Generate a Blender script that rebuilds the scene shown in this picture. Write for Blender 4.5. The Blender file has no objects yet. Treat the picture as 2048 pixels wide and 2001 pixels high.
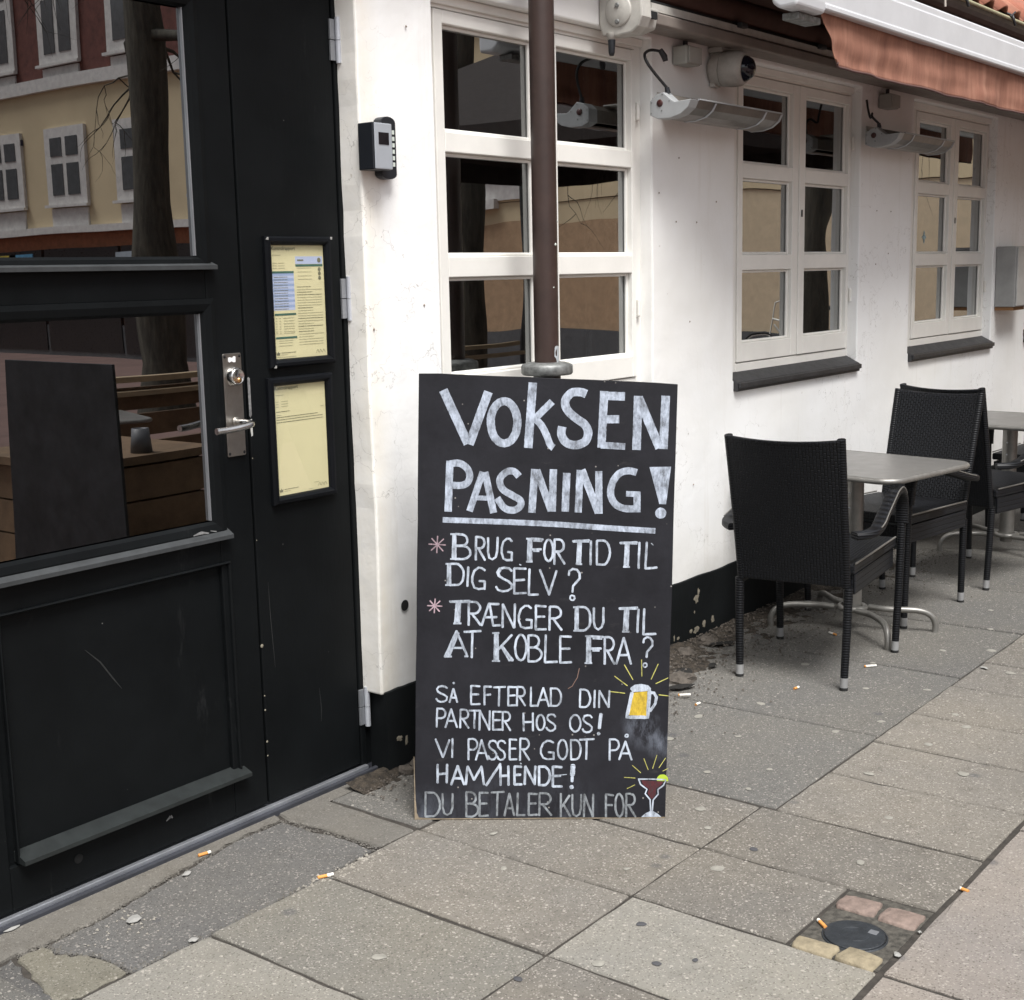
import bpy, math, random
from mathutils import Vector, Matrix
random.seed(7)
R = math.radians
S = bpy.context.scene
COL = S.collection

# ------------------------------------------------------------------ camera
cam_d = bpy.data.cameras.new('camera'); cam = bpy.data.objects.new('camera', cam_d); COL.objects.link(cam)
cam_d.sensor_fit = 'HORIZONTAL'; cam_d.sensor_width = 36.0; cam_d.lens = 2700.0/2048*36.0
cam_d.clip_start = 0.05; cam_d.clip_end = 400
def cam_matrix(yaw, pitch, roll):
    # X runs along the cafe wall, Y into it, Z up
    w = Vector((math.sin(yaw), 0, math.cos(yaw))); n = Vector((math.cos(yaw), 0, -math.sin(yaw))); u = Vector((0, -1, 0))
    M = Matrix((w, n, u)).transposed()
    cp, sp = math.cos(pitch), math.sin(pitch); cr, sr = math.cos(roll), math.sin(roll)
    Rx = Matrix(((1, 0, 0), (0, cp, -sp), (0, sp, cp))); Rz = Matrix(((cr, -sr, 0), (sr, cr, 0), (0, 0, 1)))
    A = Rz @ Rx @ M
    rows = [Vector((A[i][0], -A[i][1], A[i][2])) for i in range(3)]
    return Matrix((rows[0], -rows[1], -rows[2])).transposed()
cam.matrix_world = Matrix.Translation((0, 0, 1.45)) @ cam_matrix(R(37.79036), R(9.58996), R(-1.21037)).to_4x4()
S.camera = cam

# ------------------------------------------------------------------ sky, sun, exposure
SUN_EL, SUN_AZ = 61.0, 238.0       # azimuth of the sun measured from +X, so it stands over the street
w = bpy.data.worlds.new('World'); S.world = w; w.use_nodes = True
nt = w.node_tree; bg = nt.nodes['Background']
sky = nt.nodes.new('ShaderNodeTexSky'); sky.sky_type = 'NISHITA'; sky.sun_disc = False
sky.sun_elevation = R(SUN_EL); sky.sun_rotation = R(90 - SUN_AZ); sky.air_density = 1.0; sky.dust_density = 3.0; sky.ozone_density = 1.0
hs = nt.nodes.new('ShaderNodeHueSaturation'); hs.inputs['Saturation'].default_value = 0.22
nt.links.new(sky.outputs[0], hs.inputs['Color']); nt.links.new(hs.outputs[0], bg.inputs[0]); bg.inputs[1].default_value = 0.058
sd = bpy.data.lights.new('sun', 'SUN'); sun = bpy.data.objects.new('sun', sd); COL.objects.link(sun)
sd.energy = 1.5; sd.angle = R(28); sd.color = (1.0, 0.985, 0.96)
dv = Vector((math.cos(R(SUN_AZ))*math.cos(R(SUN_EL)), math.sin(R(SUN_AZ))*math.cos(R(SUN_EL)), math.sin(R(SUN_EL))))
sun.rotation_euler = dv.to_track_quat('Z', 'Y').to_euler()
S.view_settings.view_transform = 'Standard'; S.view_settings.look = 'None'
S.view_settings.exposure = 1.70; S.view_settings.gamma = 1.0; S.view_settings.use_curve_mapping = False
S.render.engine = 'CYCLES'; S.cycles.max_bounces = 8; S.cycles.transparent_max_bounces = 8

# ------------------------------------------------------------------ materials
class NT:
    def __init__(s, name):
        s.m = bpy.data.materials.new(name); s.m.use_nodes = True; s.t = s.m.node_tree
        s.p = s.t.nodes['Principled BSDF']; s.out = s.t.nodes['Material Output']
    def n(s, typ, **kw):
        nd = s.t.nodes.new(typ)
        for k, v in kw.items():
            if k[0] == '_': setattr(nd, k[1:], v)
            else: nd.inputs[k.replace('_', ' ')].default_value = v
        return nd
    def l(s, a, b): s.t.links.new(a, b)
    def pos(s, obj=False, scale=None):
        if obj: o = s.n('ShaderNodeTexCoord').outputs['Object']
        else: o = s.n('ShaderNodeNewGeometry').outputs['Position']
        if scale:
            mp = s.n('ShaderNodeMapping'); mp.inputs['Scale'].default_value = scale; s.l(o, mp.inputs[0]); o = mp.outputs[0]
        return o
    def noise(s, co, sc, det=4, rough=0.6, dist=0):
        nd = s.n('ShaderNodeTexNoise', Scale=sc, Detail=det, Roughness=rough, Distortion=dist); s.l(co, nd.inputs['Vector']); return nd.outputs['Fac']
    def ramp(s, f, stops, interp='LINEAR'):
        nd = s.n('ShaderNodeValToRGB'); cr = nd.color_ramp; cr.interpolation = interp
        while len(cr.elements) < len(stops): cr.elements.new(0.5)
        for e, (p, c) in zip(cr.elements, stops):
            e.position = p; e.color = (c, c, c, 1) if isinstance(c, (int, float)) else (*c, 1)
        s.l(f, nd.inputs[0]); return nd.outputs[0]
    def mix(s, f, a, b, mode='MIX'):
        nd = s.n('ShaderNodeMix', _data_type='RGBA', _blend_type=mode)
        for i, v in ((0, f), (6, a), (7, b)):
            if isinstance(v, (int, float)): nd.inputs[i].default_value = v
            elif isinstance(v, tuple): nd.inputs[i].default_value = (*v, 1)
            else: s.l(v, nd.inputs[i])
        return nd.outputs[2]
    def math(s, op, a, b=0.5, c=0.0):
        nd = s.n('ShaderNodeMath', _operation=op)
        for i, v in enumerate((a, b, c)):
            if isinstance(v, (int, float)): nd.inputs[i].default_value = v
            else: s.l(v, nd.inputs[i])
        return nd.outputs[0]
    def color(s, c):
        if isinstance(c, tuple): s.p.inputs['Base Color'].default_value = (*c, 1)
        else: s.l(c, s.p.inputs['Base Color'])
    def rough(s, r):
        if isinstance(r, (int, float)): s.p.inputs['Roughness'].default_value = r
        else: s.l(r, s.p.inputs['Roughness'])
    def bump(s, h, dist=0.002, strength=1.0, prev=None):
        b = s.n('ShaderNodeBump', Strength=strength, Distance=dist); s.l(h, b.inputs['Height'])
        if prev is not None: s.l(prev, b.inputs['Normal'])
        s.l(b.outputs[0], s.p.inputs['Normal']); return b.outputs[0]

def simple(name, c, rough=0.6, metal=0.0, var=0.15, vs=8.0, bump=0.0, bs=60.0, bd=0.001, spec=0.5, obj=False):
    m = NT(name); co = m.pos(obj)
    f = m.noise(co, vs, 5, 0.65)
    lo = tuple(max(0, x*(1-var)) for x in c); hi = tuple(min(1, x*(1+var)) for x in c)
    m.color(m.ramp(f, [(0.3, lo), (0.7, hi)])); m.p.inputs['Metallic'].default_value = metal
    m.rough(m.math('MULTIPLY_ADD', m.noise(co, vs*3, 4), 0.25, rough-0.12)); m.p.inputs['Specular IOR Level'].default_value = spec
    if bump: m.bump(m.noise(co, bs, 4, 0.6), bd, bump)
    return m.m

def mat_plaster():
    m = NT('white_plaster'); co = m.pos()
    big = m.noise(co, 1.3, 5, 0.6); mid = m.noise(co, 9, 5, 0.7)
    c = m.ramp(big, [(0.3, (0.80, 0.79, 0.76)), (0.6, (0.88, 0.88, 0.875))])
    st = m.noise(m.pos(scale=(14, 14, 1.1)), 1.0, 5, 0.7)          # dirt runs
    c = m.mix(m.ramp(st, [(0.58, 0.0), (0.80, 0.42)]), c, (0.62, 0.585, 0.52))
    ch = m.noise(co, 30, 3, 0.5); c = m.mix(m.ramp(ch, [(0.76, 0.0), (0.78, 0.6)]), c, (0.42, 0.38, 0.33))
    # warm rust-tinged stain down the corner by the door, grime low on the wall
    sp = m.n('ShaderNodeSeparateXYZ'); m.l(co, sp.inputs[0])
    sx = m.math('SUBTRACT', 1.0, m.math('MULTIPLY', m.math('ABSOLUTE', m.math('SUBTRACT', sp.outputs[0], 2.765)), 14.0))
    sx = m.math('MULTIPLY', m.math('MAXIMUM', sx, 0.0), m.math('MULTIPLY', mid, 0.9))
    c = m.mix(sx, c, (0.80, 0.735, 0.60))
    lz = m.math('MULTIPLY', m.math('MAXIMUM', m.math('SUBTRACT', 0.55, sp.outputs[2]), 0.0), m.math('MULTIPLY', mid, 1.3))
    c = m.mix(lz, c, (0.45, 0.42, 0.36))
    cr = m.n('ShaderNodeTexVoronoi', Scale=2.2, _feature='DISTANCE_TO_EDGE'); wv = m.n('ShaderNodeVectorMath', _operation='ADD')
    nz = m.n('ShaderNodeTexNoise', Scale=6.0, Detail=5.0); m.l(co, nz.inputs[0]); m.l(co, wv.inputs[0]); m.l(nz.outputs['Color'], wv.inputs[1]); m.l(wv.outputs[0], cr.inputs['Vector'])
    crk = m.math('MULTIPLY', m.ramp(cr.outputs['Distance'], [(0.0, 1.0), (0.006, 0.0)]), m.ramp(big, [(0.48, 0.0), (0.58, 0.7)]))
    c = m.mix(crk, c, (0.35, 0.33, 0.3))
    m.color(c); m.rough(0.62)
    h = m.math('ADD', m.math('MULTIPLY', m.noise(co, 7, 4, 0.5), 1.0), m.math('MULTIPLY', m.noise(co, 60, 4, 0.6), 0.12))
    m.bump(h, 0.009, 0.5); return m.m

def mat_slab(name, base, dots=0.4, dark=1.0, stain=0.5):
    m = NT(name); co = m.pos()
    oi = m.n('ShaderNodeObjectInfo').outputs['Random']
    b0 = tuple(x*0.80 for x in base); b1 = tuple(x*1.20 for x in base)
    c = m.mix(oi, b0, b1)
    big = m.noise(co, 1.7, 6, 0.65); c = m.mix(m.ramp(big, [(0.35, 0.0), (0.65, 1.0)]), c, m.mix(1.0, c, (1.13, 1.10, 1.04), 'MULTIPLY'))
    med = m.noise(co, 11, 6, 0.7); c = m.mix(m.ramp(med, [(0.5, 0.0), (0.75, stain)]), c, m.mix(1.0, c, (0.66, 0.64, 0.62), 'MULTIPLY'))
    v = m.n('ShaderNodeTexVoronoi', Scale=300.0); m.l(co, v.inputs['Vector'])
    sp = m.n('ShaderNodeSeparateColor'); m.l(v.outputs['Color'], sp.inputs[0])
    c = m.mix(m.ramp(sp.outputs[0], [(0.84, 0.0), (0.97, 0.7)]), c, m.mix(1.0, c, (0.40*dark, 0.38*dark, 0.37*dark), 'MULTIPLY'))
    c = m.mix(m.ramp(sp.outputs[1], [(0.88, 0.0), (0.98, dots)]), c, (0.50, 0.46, 0.41))
    v2 = m.n('ShaderNodeTexVoronoi', Scale=85.0); m.l(co, v2.inputs['Vector']); s2 = m.n('ShaderNodeSeparateColor'); m.l(v2.outputs['Color'], s2.inputs[0])
    near = m.math('MULTIPLY', m.ramp(s2.outputs[0], [(0.93, 0.0), (0.94, 1.0)]), m.ramp(v2.outputs['Distance'], [(0.25, 1.0), (0.4, 0.0)]))
    c = m.mix(m.math('MULTIPLY', near, dots*1.0), c, (0.50, 0.46, 0.41))
    v3 = m.n('ShaderNodeTexVoronoi', Scale=9.0); m.l(co, v3.inputs['Vector']); s3 = m.n('ShaderNodeSeparateColor'); m.l(v3.outputs['Color'], s3.inputs[0])
    spot = m.math('MULTIPLY', m.ramp(s3.outputs[1], [(0.86, 0.0), (0.87, 1.0)]), m.ramp(v3.outputs['Distance'], [(0.10, 0.55), (0.2, 0.0)]))
    c = m.mix(spot, c, (0.06, 0.06, 0.065))
    m.color(c); m.rough(0.85)
    h = m.math('ADD', m.noise(co, 240, 3, 0.6), m.math('MULTIPLY', v.outputs['Distance'], 0.6))
    m.bump(h, 0.0022, 0.8); return m.m

def mat_paint_black(name, c=(0.0038, 0.0044, 0.0048), rough=0.42, green=True):
    m = NT(name); co = m.pos()
    f = m.noise(co, 2.2, 6, 0.7); cc = m.ramp(f, [(0.3, c), (0.75, tuple(x*2.0 for x in c))])
    sc = m.n('ShaderNodeTexVoronoi', Scale=26.0); m.l(co, sc.inputs['Vector']); s = m.n('ShaderNodeSeparateColor'); m.l(sc.outputs['Color'], s.inputs[0])
    fl = m.math('MULTIPLY', m.ramp(s.outputs[0], [(0.93, 0.0), (0.94, 1.0)]), m.ramp(sc.outputs['Distance'], [(0.02, 0.5), (0.05, 0.0)]))
    cc = m.mix(fl, cc, (0.35, 0.35, 0.33))
    sm = m.noise(m.pos(scale=(6, 6, 1.5)), 1.5, 7, 0.75); cc = m.mix(m.ramp(sm, [(0.62, 0.0), (0.85, 0.2)]), cc, (0.13, 0.13, 0.13))
    m.color(cc); m.rough(m.math('MULTIPLY_ADD', m.noise(co, 5, 5, 0.7), 0.35, rough-0.15))
    m.bump(m.noise(m.pos(scale=(3, 3, 0.5)), 25, 4, 0.6), 0.0012, 0.35); m.p.inputs['Specular IOR Level'].default_value = 0.09; return m.m

def mat_glass(name, refl=0.42, tint=0.35, wob=0.6):
    m = NT(name); t = m.t
    gl = m.n('ShaderNodeBsdfGlossy', Color=(0.9, 0.92, 0.93, 1), Roughness=0.004); tr = m.n('ShaderNodeBsdfTransparent', Color=(tint, tint, tint*0.98, 1))
    co = m.pos(); b = m.n('ShaderNodeBump', Strength=0.6, Distance=0.0035); m.l(m.noise(co, 2.1, 1, 0.4), b.inputs['Height']); b.inputs['Strength'].default_value = wob; m.l(b.outputs[0], gl.inputs['Normal'])
    mx = m.n('ShaderNodeMixShader'); lw = m.n('ShaderNodeLayerWeight', Blend=0.35)
    m.l(m.math('MULTIPLY_ADD', lw.outputs['Facing'], 0.45, refl-0.18), mx.inputs[0]); m.l(tr.outputs[0], mx.inputs[1]); m.l(gl.outputs[0], mx.inputs[2]); m.l(mx.outputs[0], m.out.inputs[0])
    return m.m

def mat_wicker(name, sy=70.0, band=False):
    m = NT(name); co = m.pos(True)
    mp = m.n('ShaderNodeMapping'); m.l(co, mp.inputs[0])
    if band:
        wv = m.n('ShaderNodeTexWave', Scale=34.0, _bands_direction='Z', _wave_profile='SIN'); m.l(co, wv.inputs[0]); h = wv.outputs['Fac']
    else:
        mp.inputs['Rotation'].default_value = (R(90), 0, R(90))
        br = m.n('ShaderNodeTexBrick', Scale=1.0, Mortar_Size=0.0022, Brick_Width=0.020, Row_Height=0.0115, Mortar_Smooth=0.5); br.offset = 0.5
        sw = m.n('ShaderNodeSeparateXYZ'); m.l(co, sw.inputs[0]); cb = m.n('ShaderNodeCombineXYZ')
        m.l(sw.outputs[2], cb.inputs[0]); m.l(sw.outputs[1], cb.inputs[1]); m.l(cb.outputs[0], br.inputs['Vector'])
        h = m.math('SUBTRACT', 1.0, br.outputs['Fac'])
    c = m.mix(h, (0.0012, 0.0012, 0.0016), (0.010, 0.011, 0.0135)); m.color(c); m.rough(0.48)
    m.bump(h, 0.0014 if band else 0.003, 0.8); m.p.inputs['Specular IOR Level'].default_value = 0.25; return m.m

def mat_board():
    m = NT('blackboard_paint'); co = m.pos(True)
    f = m.noise(co, 3.0, 7, 0.75); c = m.ramp(f, [(0.3, (0.008, 0.008, 0.010)), (0.75, (0.021, 0.021, 0.026))])
    d = m.noise(m.pos(True, (1, 1, 3)), 12, 6, 0.7); c = m.mix(m.ramp(d, [(0.62, 0.0), (0.8, 0.16)]), c, (0.14, 0.13, 0.12))
    v = m.n('ShaderNodeTexVoronoi', Scale=60.0); m.l(co, v.inputs['Vector']); s = m.n('ShaderNodeSeparateColor'); m.l(v.outputs['Color'], s.inputs[0])
    c = m.mix(m.math('MULTIPLY', m.ramp(s.outputs[0], [(0.94, 0.0), (0.95, 1.0)]), m.ramp(v.outputs['Distance'], [(0.10, 0.6), (0.16, 0.0)])), c, (0.35, 0.33, 0.31))
    # smudge of wiped chalk below the beer mug (its own place on the board) and a dusty foot
    def blob(ctr, rad, amt, c0, sc=14):
        vd = m.n('ShaderNodeVectorMath', _operation='DISTANCE'); vd.inputs[1].default_value = ctr; m.l(co, vd.inputs[0])
        k = m.math('MULTIPLY', m.math('MAXIMUM', m.math('SUBTRACT', 1.0, m.math('DIVIDE', vd.outputs['Value'], rad)), 0.0), amt)
        k = m.math('MULTIPLY', k, m.ramp(m.noise(m.pos(True, (1, 1, .45)), sc*1.6, 6, 0.75), [(0.42, 0.0), (0.68, 1.0)])); return m.mix(k, c0, (0.15, 0.165, 0.20))
    for (u_, v_), r_, a_ in (((.62, .235), .06, 1.0), ((.665, .20), .05, 0.9), ((.60, .26), .045, .6), ((.03, .0), .10, .5), ((.4, .0), .14, .25), ((.2, .02), .14, .22)):
        c = blob(tuple(bvec(u_, v_)), r_, a_, c)
    m.color(c); m.rough(m.math('MULTIPLY_ADD', f, 0.3, 0.42)); m.p.inputs['Specular IOR Level'].default_value = 0.14; m.bump(m.noise(co, 90, 4), 0.0006, 0.5); return m.m

def mat_chalk(name, c, wear=0.35, solid=0.0):
    m = NT(name); co = m.pos(True)
    f = m.noise(m.pos(True, (1, 1, 0.35)), 95, 6, 0.75); g = m.noise(co, 20, 5, 0.7)
    k = m.math('ADD', m.math('MULTIPLY', f, 0.55), m.math('MULTIPLY', g, 0.45))
    dk = tuple(x*0.20+0.02 for x in c)
    cc = m.ramp(k, [(wear-0.07, dk), (wear+0.01, tuple(x*0.55 for x in c)), (wear+0.14, c)])
    m.color(cc); m.rough(0.8); return m.m

def mat_fabric():
    m = NT('awning_cloth'); co = m.pos()
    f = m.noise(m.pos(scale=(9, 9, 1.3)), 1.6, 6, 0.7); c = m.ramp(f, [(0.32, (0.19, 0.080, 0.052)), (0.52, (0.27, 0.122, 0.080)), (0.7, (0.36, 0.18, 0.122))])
    g = m.noise(co, 7, 5, 0.6); c = m.mix(m.ramp(g, [(0.55, 0.0), (0.8, 0.35)]), c, (0.27, 0.10, 0.065))
    m.color(c); m.rough(0.85); wv = m.noise(co, 600, 2); m.bump(wv, 0.0006, 0.4); return m.m

def mat_bark():
    m = NT('bark'); f = m.noise(m.pos(scale=(9, 9, 2)), 1.6, 6, 0.7); m.color(m.ramp(f, [(0.3, (0.02, 0.017, 0.012)), (0.7, (0.09, 0.08, 0.06))])); m.rough(0.9); m.bump(f, 0.03, 0.8); return m.m
def mat_tile():
    m = NT('clay_tile'); oi = m.n('ShaderNodeObjectInfo').outputs['Random']; f = m.noise(m.pos(), 9, 6, 0.7)
    c = m.mix(oi, (0.30, 0.105, 0.065), (0.46, 0.20, 0.13)); c = m.mix(m.ramp(f, [(0.45, 0.0), (0.8, 0.7)]), c, (0.16, 0.09, 0.07)); m.color(c); m.rough(0.8); m.bump(m.noise(m.pos(), 80, 4), 0.002, 0.6); return m.m

# board frame of reference: foot of the left edge, along the foot, up the leaning face
B0 = Vector((2.55, 2.333, 0.0)); BU = Vector((0.58179964, -0.81333215, 0)); BV = Vector((0.14821801, 0.10602456, 0.98325491)); BN = BU.cross(BV).normalized()
if BN.x > 0: BN = -BN
def bvec(u, v, d=0.0): return BU*u + BV*v + BN*d            # local to the board's root

# ------------------------------------------------------------------ geometry helpers
class MB:
    def __init__(s): s.v = []; s.f = []; s.sm = []
    def add(s, vs, fs, smooth=False):
        o = len(s.v); s.v += [Vector(v) for v in vs]
        for f in fs: s.f.append([i+o for i in f]); s.sm.append(smooth)
        return s
    def box(s, x0, x1, y0, y1, z0, z1):
        if x0 > x1: x0, x1 = x1, x0
        if y0 > y1: y0, y1 = y1, y0
        if z0 > z1: z0, z1 = z1, z0
        return s.add([(x0,y0,z0),(x1,y0,z0),(x1,y1,z0),(x0,y1,z0),(x0,y0,z1),(x1,y0,z1),(x1,y1,z1),(x0,y1,z1)],
                     [(0,3,2,1),(4,5,6,7),(0,1,5,4),(1,2,6,5),(2,3,7,6),(3,0,4,7)])
    def prism(s, pts, axis, a, b):
        """closed polygon pts (2D) pushed along an axis from a to b; axis is 'x', 'y' or 'z'"""
        n = len(pts)
        def P(p, t):
            return {'x': (t, p[0], p[1]), 'y': (p[0], t, p[1]), 'z': (p[0], p[1], t)}[axis]
        vs = [P(p, a) for p in pts] + [P(p, b) for p in pts]
        return s.add(vs, [tuple(range(n))[::-1], tuple(range(n, 2*n))] + [(i, (i+1) % n, n+(i+1) % n, n+i) for i in range(n)])
    def tube(s, path, r, n=10, caps=True, prof=None, smooth=True):
        path = [Vector(p) for p in path]; m = len(path)
        rs = r if isinstance(r, (list, tuple)) else [r]*m
        T = [(path[min(i+1, m-1)]-path[max(i-1, 0)]).normalized() for i in range(m)]
        up = Vector((0, 0, 1)) if abs(T[0].z) < 0.9 else Vector((1, 0, 0))
        a = T[0].cross(up).normalized(); vs = []
        for i in range(m):
            a = (a - T[i]*a.dot(T[i])).normalized(); b = T[i].cross(a)
            for k in range(n):
                if prof: px, py = prof[k]; vs.append(path[i] + a*px + b*py)
                else:
                    t = 2*math.pi*k/n; vs.append(path[i] + (a*math.cos(t) + b*math.sin(t))*rs[i])
        fs = [(i*n+k, i*n+(k+1) % n, (i+1)*n+(k+1) % n, (i+1)*n+k) for i in range(m-1) for k in range(n)]
        s.add(vs, fs, smooth)
        if caps: s.add(vs[:n], [tuple(range(n))[::-1]]); s.add(vs[-n:], [tuple(range(n))])
        return s
    def lathe(s, prof, c, axis='z', n=20, smooth=True, a0=0, a1=360):
        vs = []; full = (a1-a0) >= 360; m = n if full else n+1
        for r_, h in prof:
            for k in range(m):
                t = R(a0 + (a1-a0)*k/n); x, y = r_*math.cos(t), r_*math.sin(t)
                vs.append(Vector(c) + Vector({'z': (x, y, h), 'y': (x, h, y), 'x': (h, x, y)}[axis]))
        fs = [(i*m+k, i*m+(k+1) % m, (i+1)*m+(k+1) % m, (i+1)*m+k) for i in range(len(prof)-1) for k in range(n if full else n)]
        s.add(vs, fs, smooth)
        if full and prof[0][0] > 1e-5: s.add(vs[:m], [tuple(range(m))[::-1]])
        if full and prof[-1][0] > 1e-5: s.add(vs[-m:], [tuple(range(m))])
        return s
    def xf(s, M, start=0):
        for i in range(start, len(s.v)): s.v[i] = M @ s.v[i]
        return s

def smooth_path(pts, per=6):
    pts = [Vector(p) for p in pts]; P = [pts[0]] + pts + [pts[-1]]; out = []
    for i in range(1, len(P)-2):
        for k in range(per):
            t = k/per; a, b, c, d = P[i-1:i+3]
            out.append(0.5*((2*b) + (c-a)*t + (2*a-5*b+4*c-d)*t*t + (3*b-a-3*c+d)*t**3))
    out.append(pts[-1]); return out

def root(name, label, cat, loc=(0, 0, 0), rz=0.0, group=None, kind=None):
    o = bpy.data.objects.new(name, None); COL.objects.link(o); o.location = loc; o.rotation_euler = (0, 0, rz)
    o.empty_display_size = 0.1
    if kind: o['kind'] = kind
    if label: o['label'] = label
    if cat: o['category'] = cat
    if group: o['group'] = group
    return o
def offset(p):
    v = Vector((0, 0, 0))
    while p is not None: v += Vector(p.location); p = p.parent
    return v
def part(name, mb, mat, parent=None, label=None, kind=None, bevel=0.0, seg=2, local=False, angle=35, loc=None):
    off = Vector((0, 0, 0)) if (local or parent is None) else offset(parent)
    if loc is not None and not local: off = off + (Vector(loc) - off)
    me = bpy.data.meshes.new(name); me.from_pydata([tuple(v-off) for v in mb.v], [], mb.f)
    me.polygons.foreach_set('use_smooth', mb.sm); me.materials.append(mat); me.update()
    o = bpy.data.objects.new(name, me); COL.objects.link(o)
    if parent is not None: o.parent = parent
    if loc is not None:
        o.location = Vector(loc) - (offset(parent) if parent is not None else Vector((0, 0, 0)))
    if label: o['label'] = label
    if kind: o['kind'] = kind
    if bevel:
        b = o.modifiers.new('bevel', 'BEVEL'); b.width = bevel; b.segments = seg; b.limit_method = 'ANGLE'; b.angle_limit = R(angle)
    return o
def thing(name, mb, mat, label, cat, group=None, **kw):
    """a thing that is one mesh"""
    o = part(name, mb, mat, None, **kw); o['label'] = label; o['category'] = cat
    if group: o['group'] = group
    return o
def copy_tree(o, parent=None):
    c = o.copy(); COL.objects.link(c)
    if parent is not None: c.parent = parent; c.matrix_parent_inverse = o.matrix_parent_inverse.copy()
    for ch in list(o.children): copy_tree(ch, c)
    return c

M_plaster = mat_plaster()
M_plinth = mat_paint_black('plinth_paint', (0.0065, 0.0075, 0.008), 0.65)
M_door = mat_paint_black('door_paint')
M_frameblk = mat_paint_black('black_frame_paint', (0.004, 0.0045, 0.0055), 0.34)
M_slab = mat_slab('paving_concrete', (0.155, 0.144, 0.128), 0.5, stain=0.7)
M_slab_light = mat_slab('pale_paving_concrete', (0.178, 0.170, 0.151), 0.45, stain=0.55)
M_slab_pink = mat_slab('pinkish_paving_concrete', (0.192, 0.173, 0.158), 0.35, stain=0.5)
M_slab_dark = mat_slab('dark_paving_concrete', (0.098, 0.095, 0.089), 0.4, stain=0.35)
M_asph = mat_slab('asphalt_fill', (0.092, 0.090, 0.088), 0.35, stain=0.5)
M_apron = mat_slab('smooth_concrete', (0.112, 0.106, 0.096), 0.15, dark=1.6, stain=0.8)
M_mortar = mat_slab('mortar_fill', (0.165, 0.155, 0.125), 0.25, stain=0.9)
M_joint = simple('joint_sand', (0.036, 0.031, 0.026), 0.95, var=0.5, vs=30, bump=0.6, bs=200)
M_winpaint = simple('window_paint', (0.80, 0.785, 0.74), 0.45, var=0.06, vs=5, bump=0.15, bs=30)
M_glass = mat_glass('window_glass', 0.40, 0.26)
M_doorglass = mat_glass('door_glass', 0.42, 0.12, 0.15)
M_sill = simple('slate_sill', (0.026, 0.026, 0.028), 0.5, var=0.4, vs=14, bump=0.3)
M_steel = simple('brushed_steel', (0.36, 0.34, 0.31), 0.38, metal=1.0, var=0.1, vs=30)
M_polished = simple('polished_steel', (0.62, 0.61, 0.6), 0.22, metal=1.0, var=0.1, vs=30)
M_brass = simple('brass', (0.5, 0.28, 0.12), 0.35, metal=1.0)
M_galv = simple('grey_metal', (0.30, 0.31, 0.33), 0.45, metal=0.6, var=0.12)
M_hinge = simple('hinge_silver', (0.50, 0.52, 0.56), 0.4, metal=0.35, var=0.1)
M_plastic_blk = simple('black_plastic', (0.012, 0.014, 0.018), 0.4, var=0.2)
M_plastic_sil = simple('silver_plastic', (0.42, 0.45, 0.49), 0.35, metal=0.3, var=0.06)
M_screen = simple('dark_screen', (0.012, 0.010, 0.012), 0.12, var=0.1)
M_label = simple('key_label', (0.55, 0.6, 0.55), 0.6)
M_brown = simple('brown_paint', (0.038, 0.022, 0.018), 0.42, var=0.2, vs=12, bump=0.15, bs=25)
M_zinc = simple('weathered_zinc', (0.20, 0.205, 0.20), 0.55, metal=0.5, var=0.5, vs=40, bump=0.4)
M_whitecoat = simple('white_coated_metal', (0.56, 0.57, 0.59), 0.35, var=0.05)
M_whiteold = simple('dirty_white_metal', (0.44, 0.425, 0.39), 0.5, var=0.2, vs=14)
M_greybeam = simple('grey_awning_box', (0.20, 0.172, 0.152), 0.5, var=0.15)
M_cloth = mat_fabric()
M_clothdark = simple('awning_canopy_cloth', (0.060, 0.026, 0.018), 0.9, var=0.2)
M_boxgrey = simple('grey_plastic', (0.36, 0.36, 0.33), 0.6, var=0.1)
M_heatwhite = simple('heater_enamel', (0.34, 0.35, 0.355), 0.42, var=0.08, vs=20)
M_heatdark = simple('heater_back', (0.13, 0.115, 0.10), 0.55, var=0.2)
M_reflector = simple('heater_reflector', (0.22, 0.20, 0.18), 0.35, metal=0.7, var=0.2)
M_red = simple('red_knob', (0.05, 0.014, 0.012), 0.4)
M_cable = simple('black_cable', (0.012, 0.011, 0.012), 0.5)
M_wick = mat_wicker('black_wicker'); M_wband = mat_wicker('black_wicker_band', band=True)
M_table = simple('table_metal', (0.27, 0.262, 0.25), 0.34, metal=0.55, var=0.08, vs=5)
M_tube = simple('table_tube', (0.25, 0.242, 0.225), 0.42, metal=0.6, var=0.15, vs=20)
M_rubber = simple('black_rubber', (0.012, 0.012, 0.012), 0.7)
M_ferrule = simple('grey_ferrule', (0.32, 0.32, 0.32), 0.45, metal=0.3)
M_iron = simple('manhole_iron', (0.030, 0.034, 0.039), 0.55, metal=0.3, var=0.35, vs=30, bump=0.5, bs=120, bd=0.003)
M_granite = simple('granite_sett', (0.195, 0.145, 0.122), 0.8, var=0.3, vs=30, bump=0.8, bs=70, bd=0.006)
M_granite2 = simple('yellow_granite_sett', (0.25, 0.21, 0.14), 0.8, var=0.25, vs=30, bump=0.8, bs=70, bd=0.006)
M_soil = simple('soil', (0.042, 0.033, 0.024), 0.95, var=0.85, vs=45, bump=1.0, bs=130, bd=0.012)
M_rubble = simple('rubble_stone', (0.085, 0.072, 0.060), 0.9, var=0.4, vs=30, bump=0.8, bs=60, bd=0.006)
M_chip = simple('pale_chip', (0.27, 0.25, 0.215), 0.8, var=0.2)
M_gum = simple('old_gum', (0.245, 0.235, 0.205), 0.7, var=0.2, vs=60)
M_filter = simple('cigarette_filter', (0.62, 0.27, 0.07), 0.8); M_cigpaper = simple('cigarette_paper', (0.8, 0.78, 0.72), 0.8)
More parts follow.
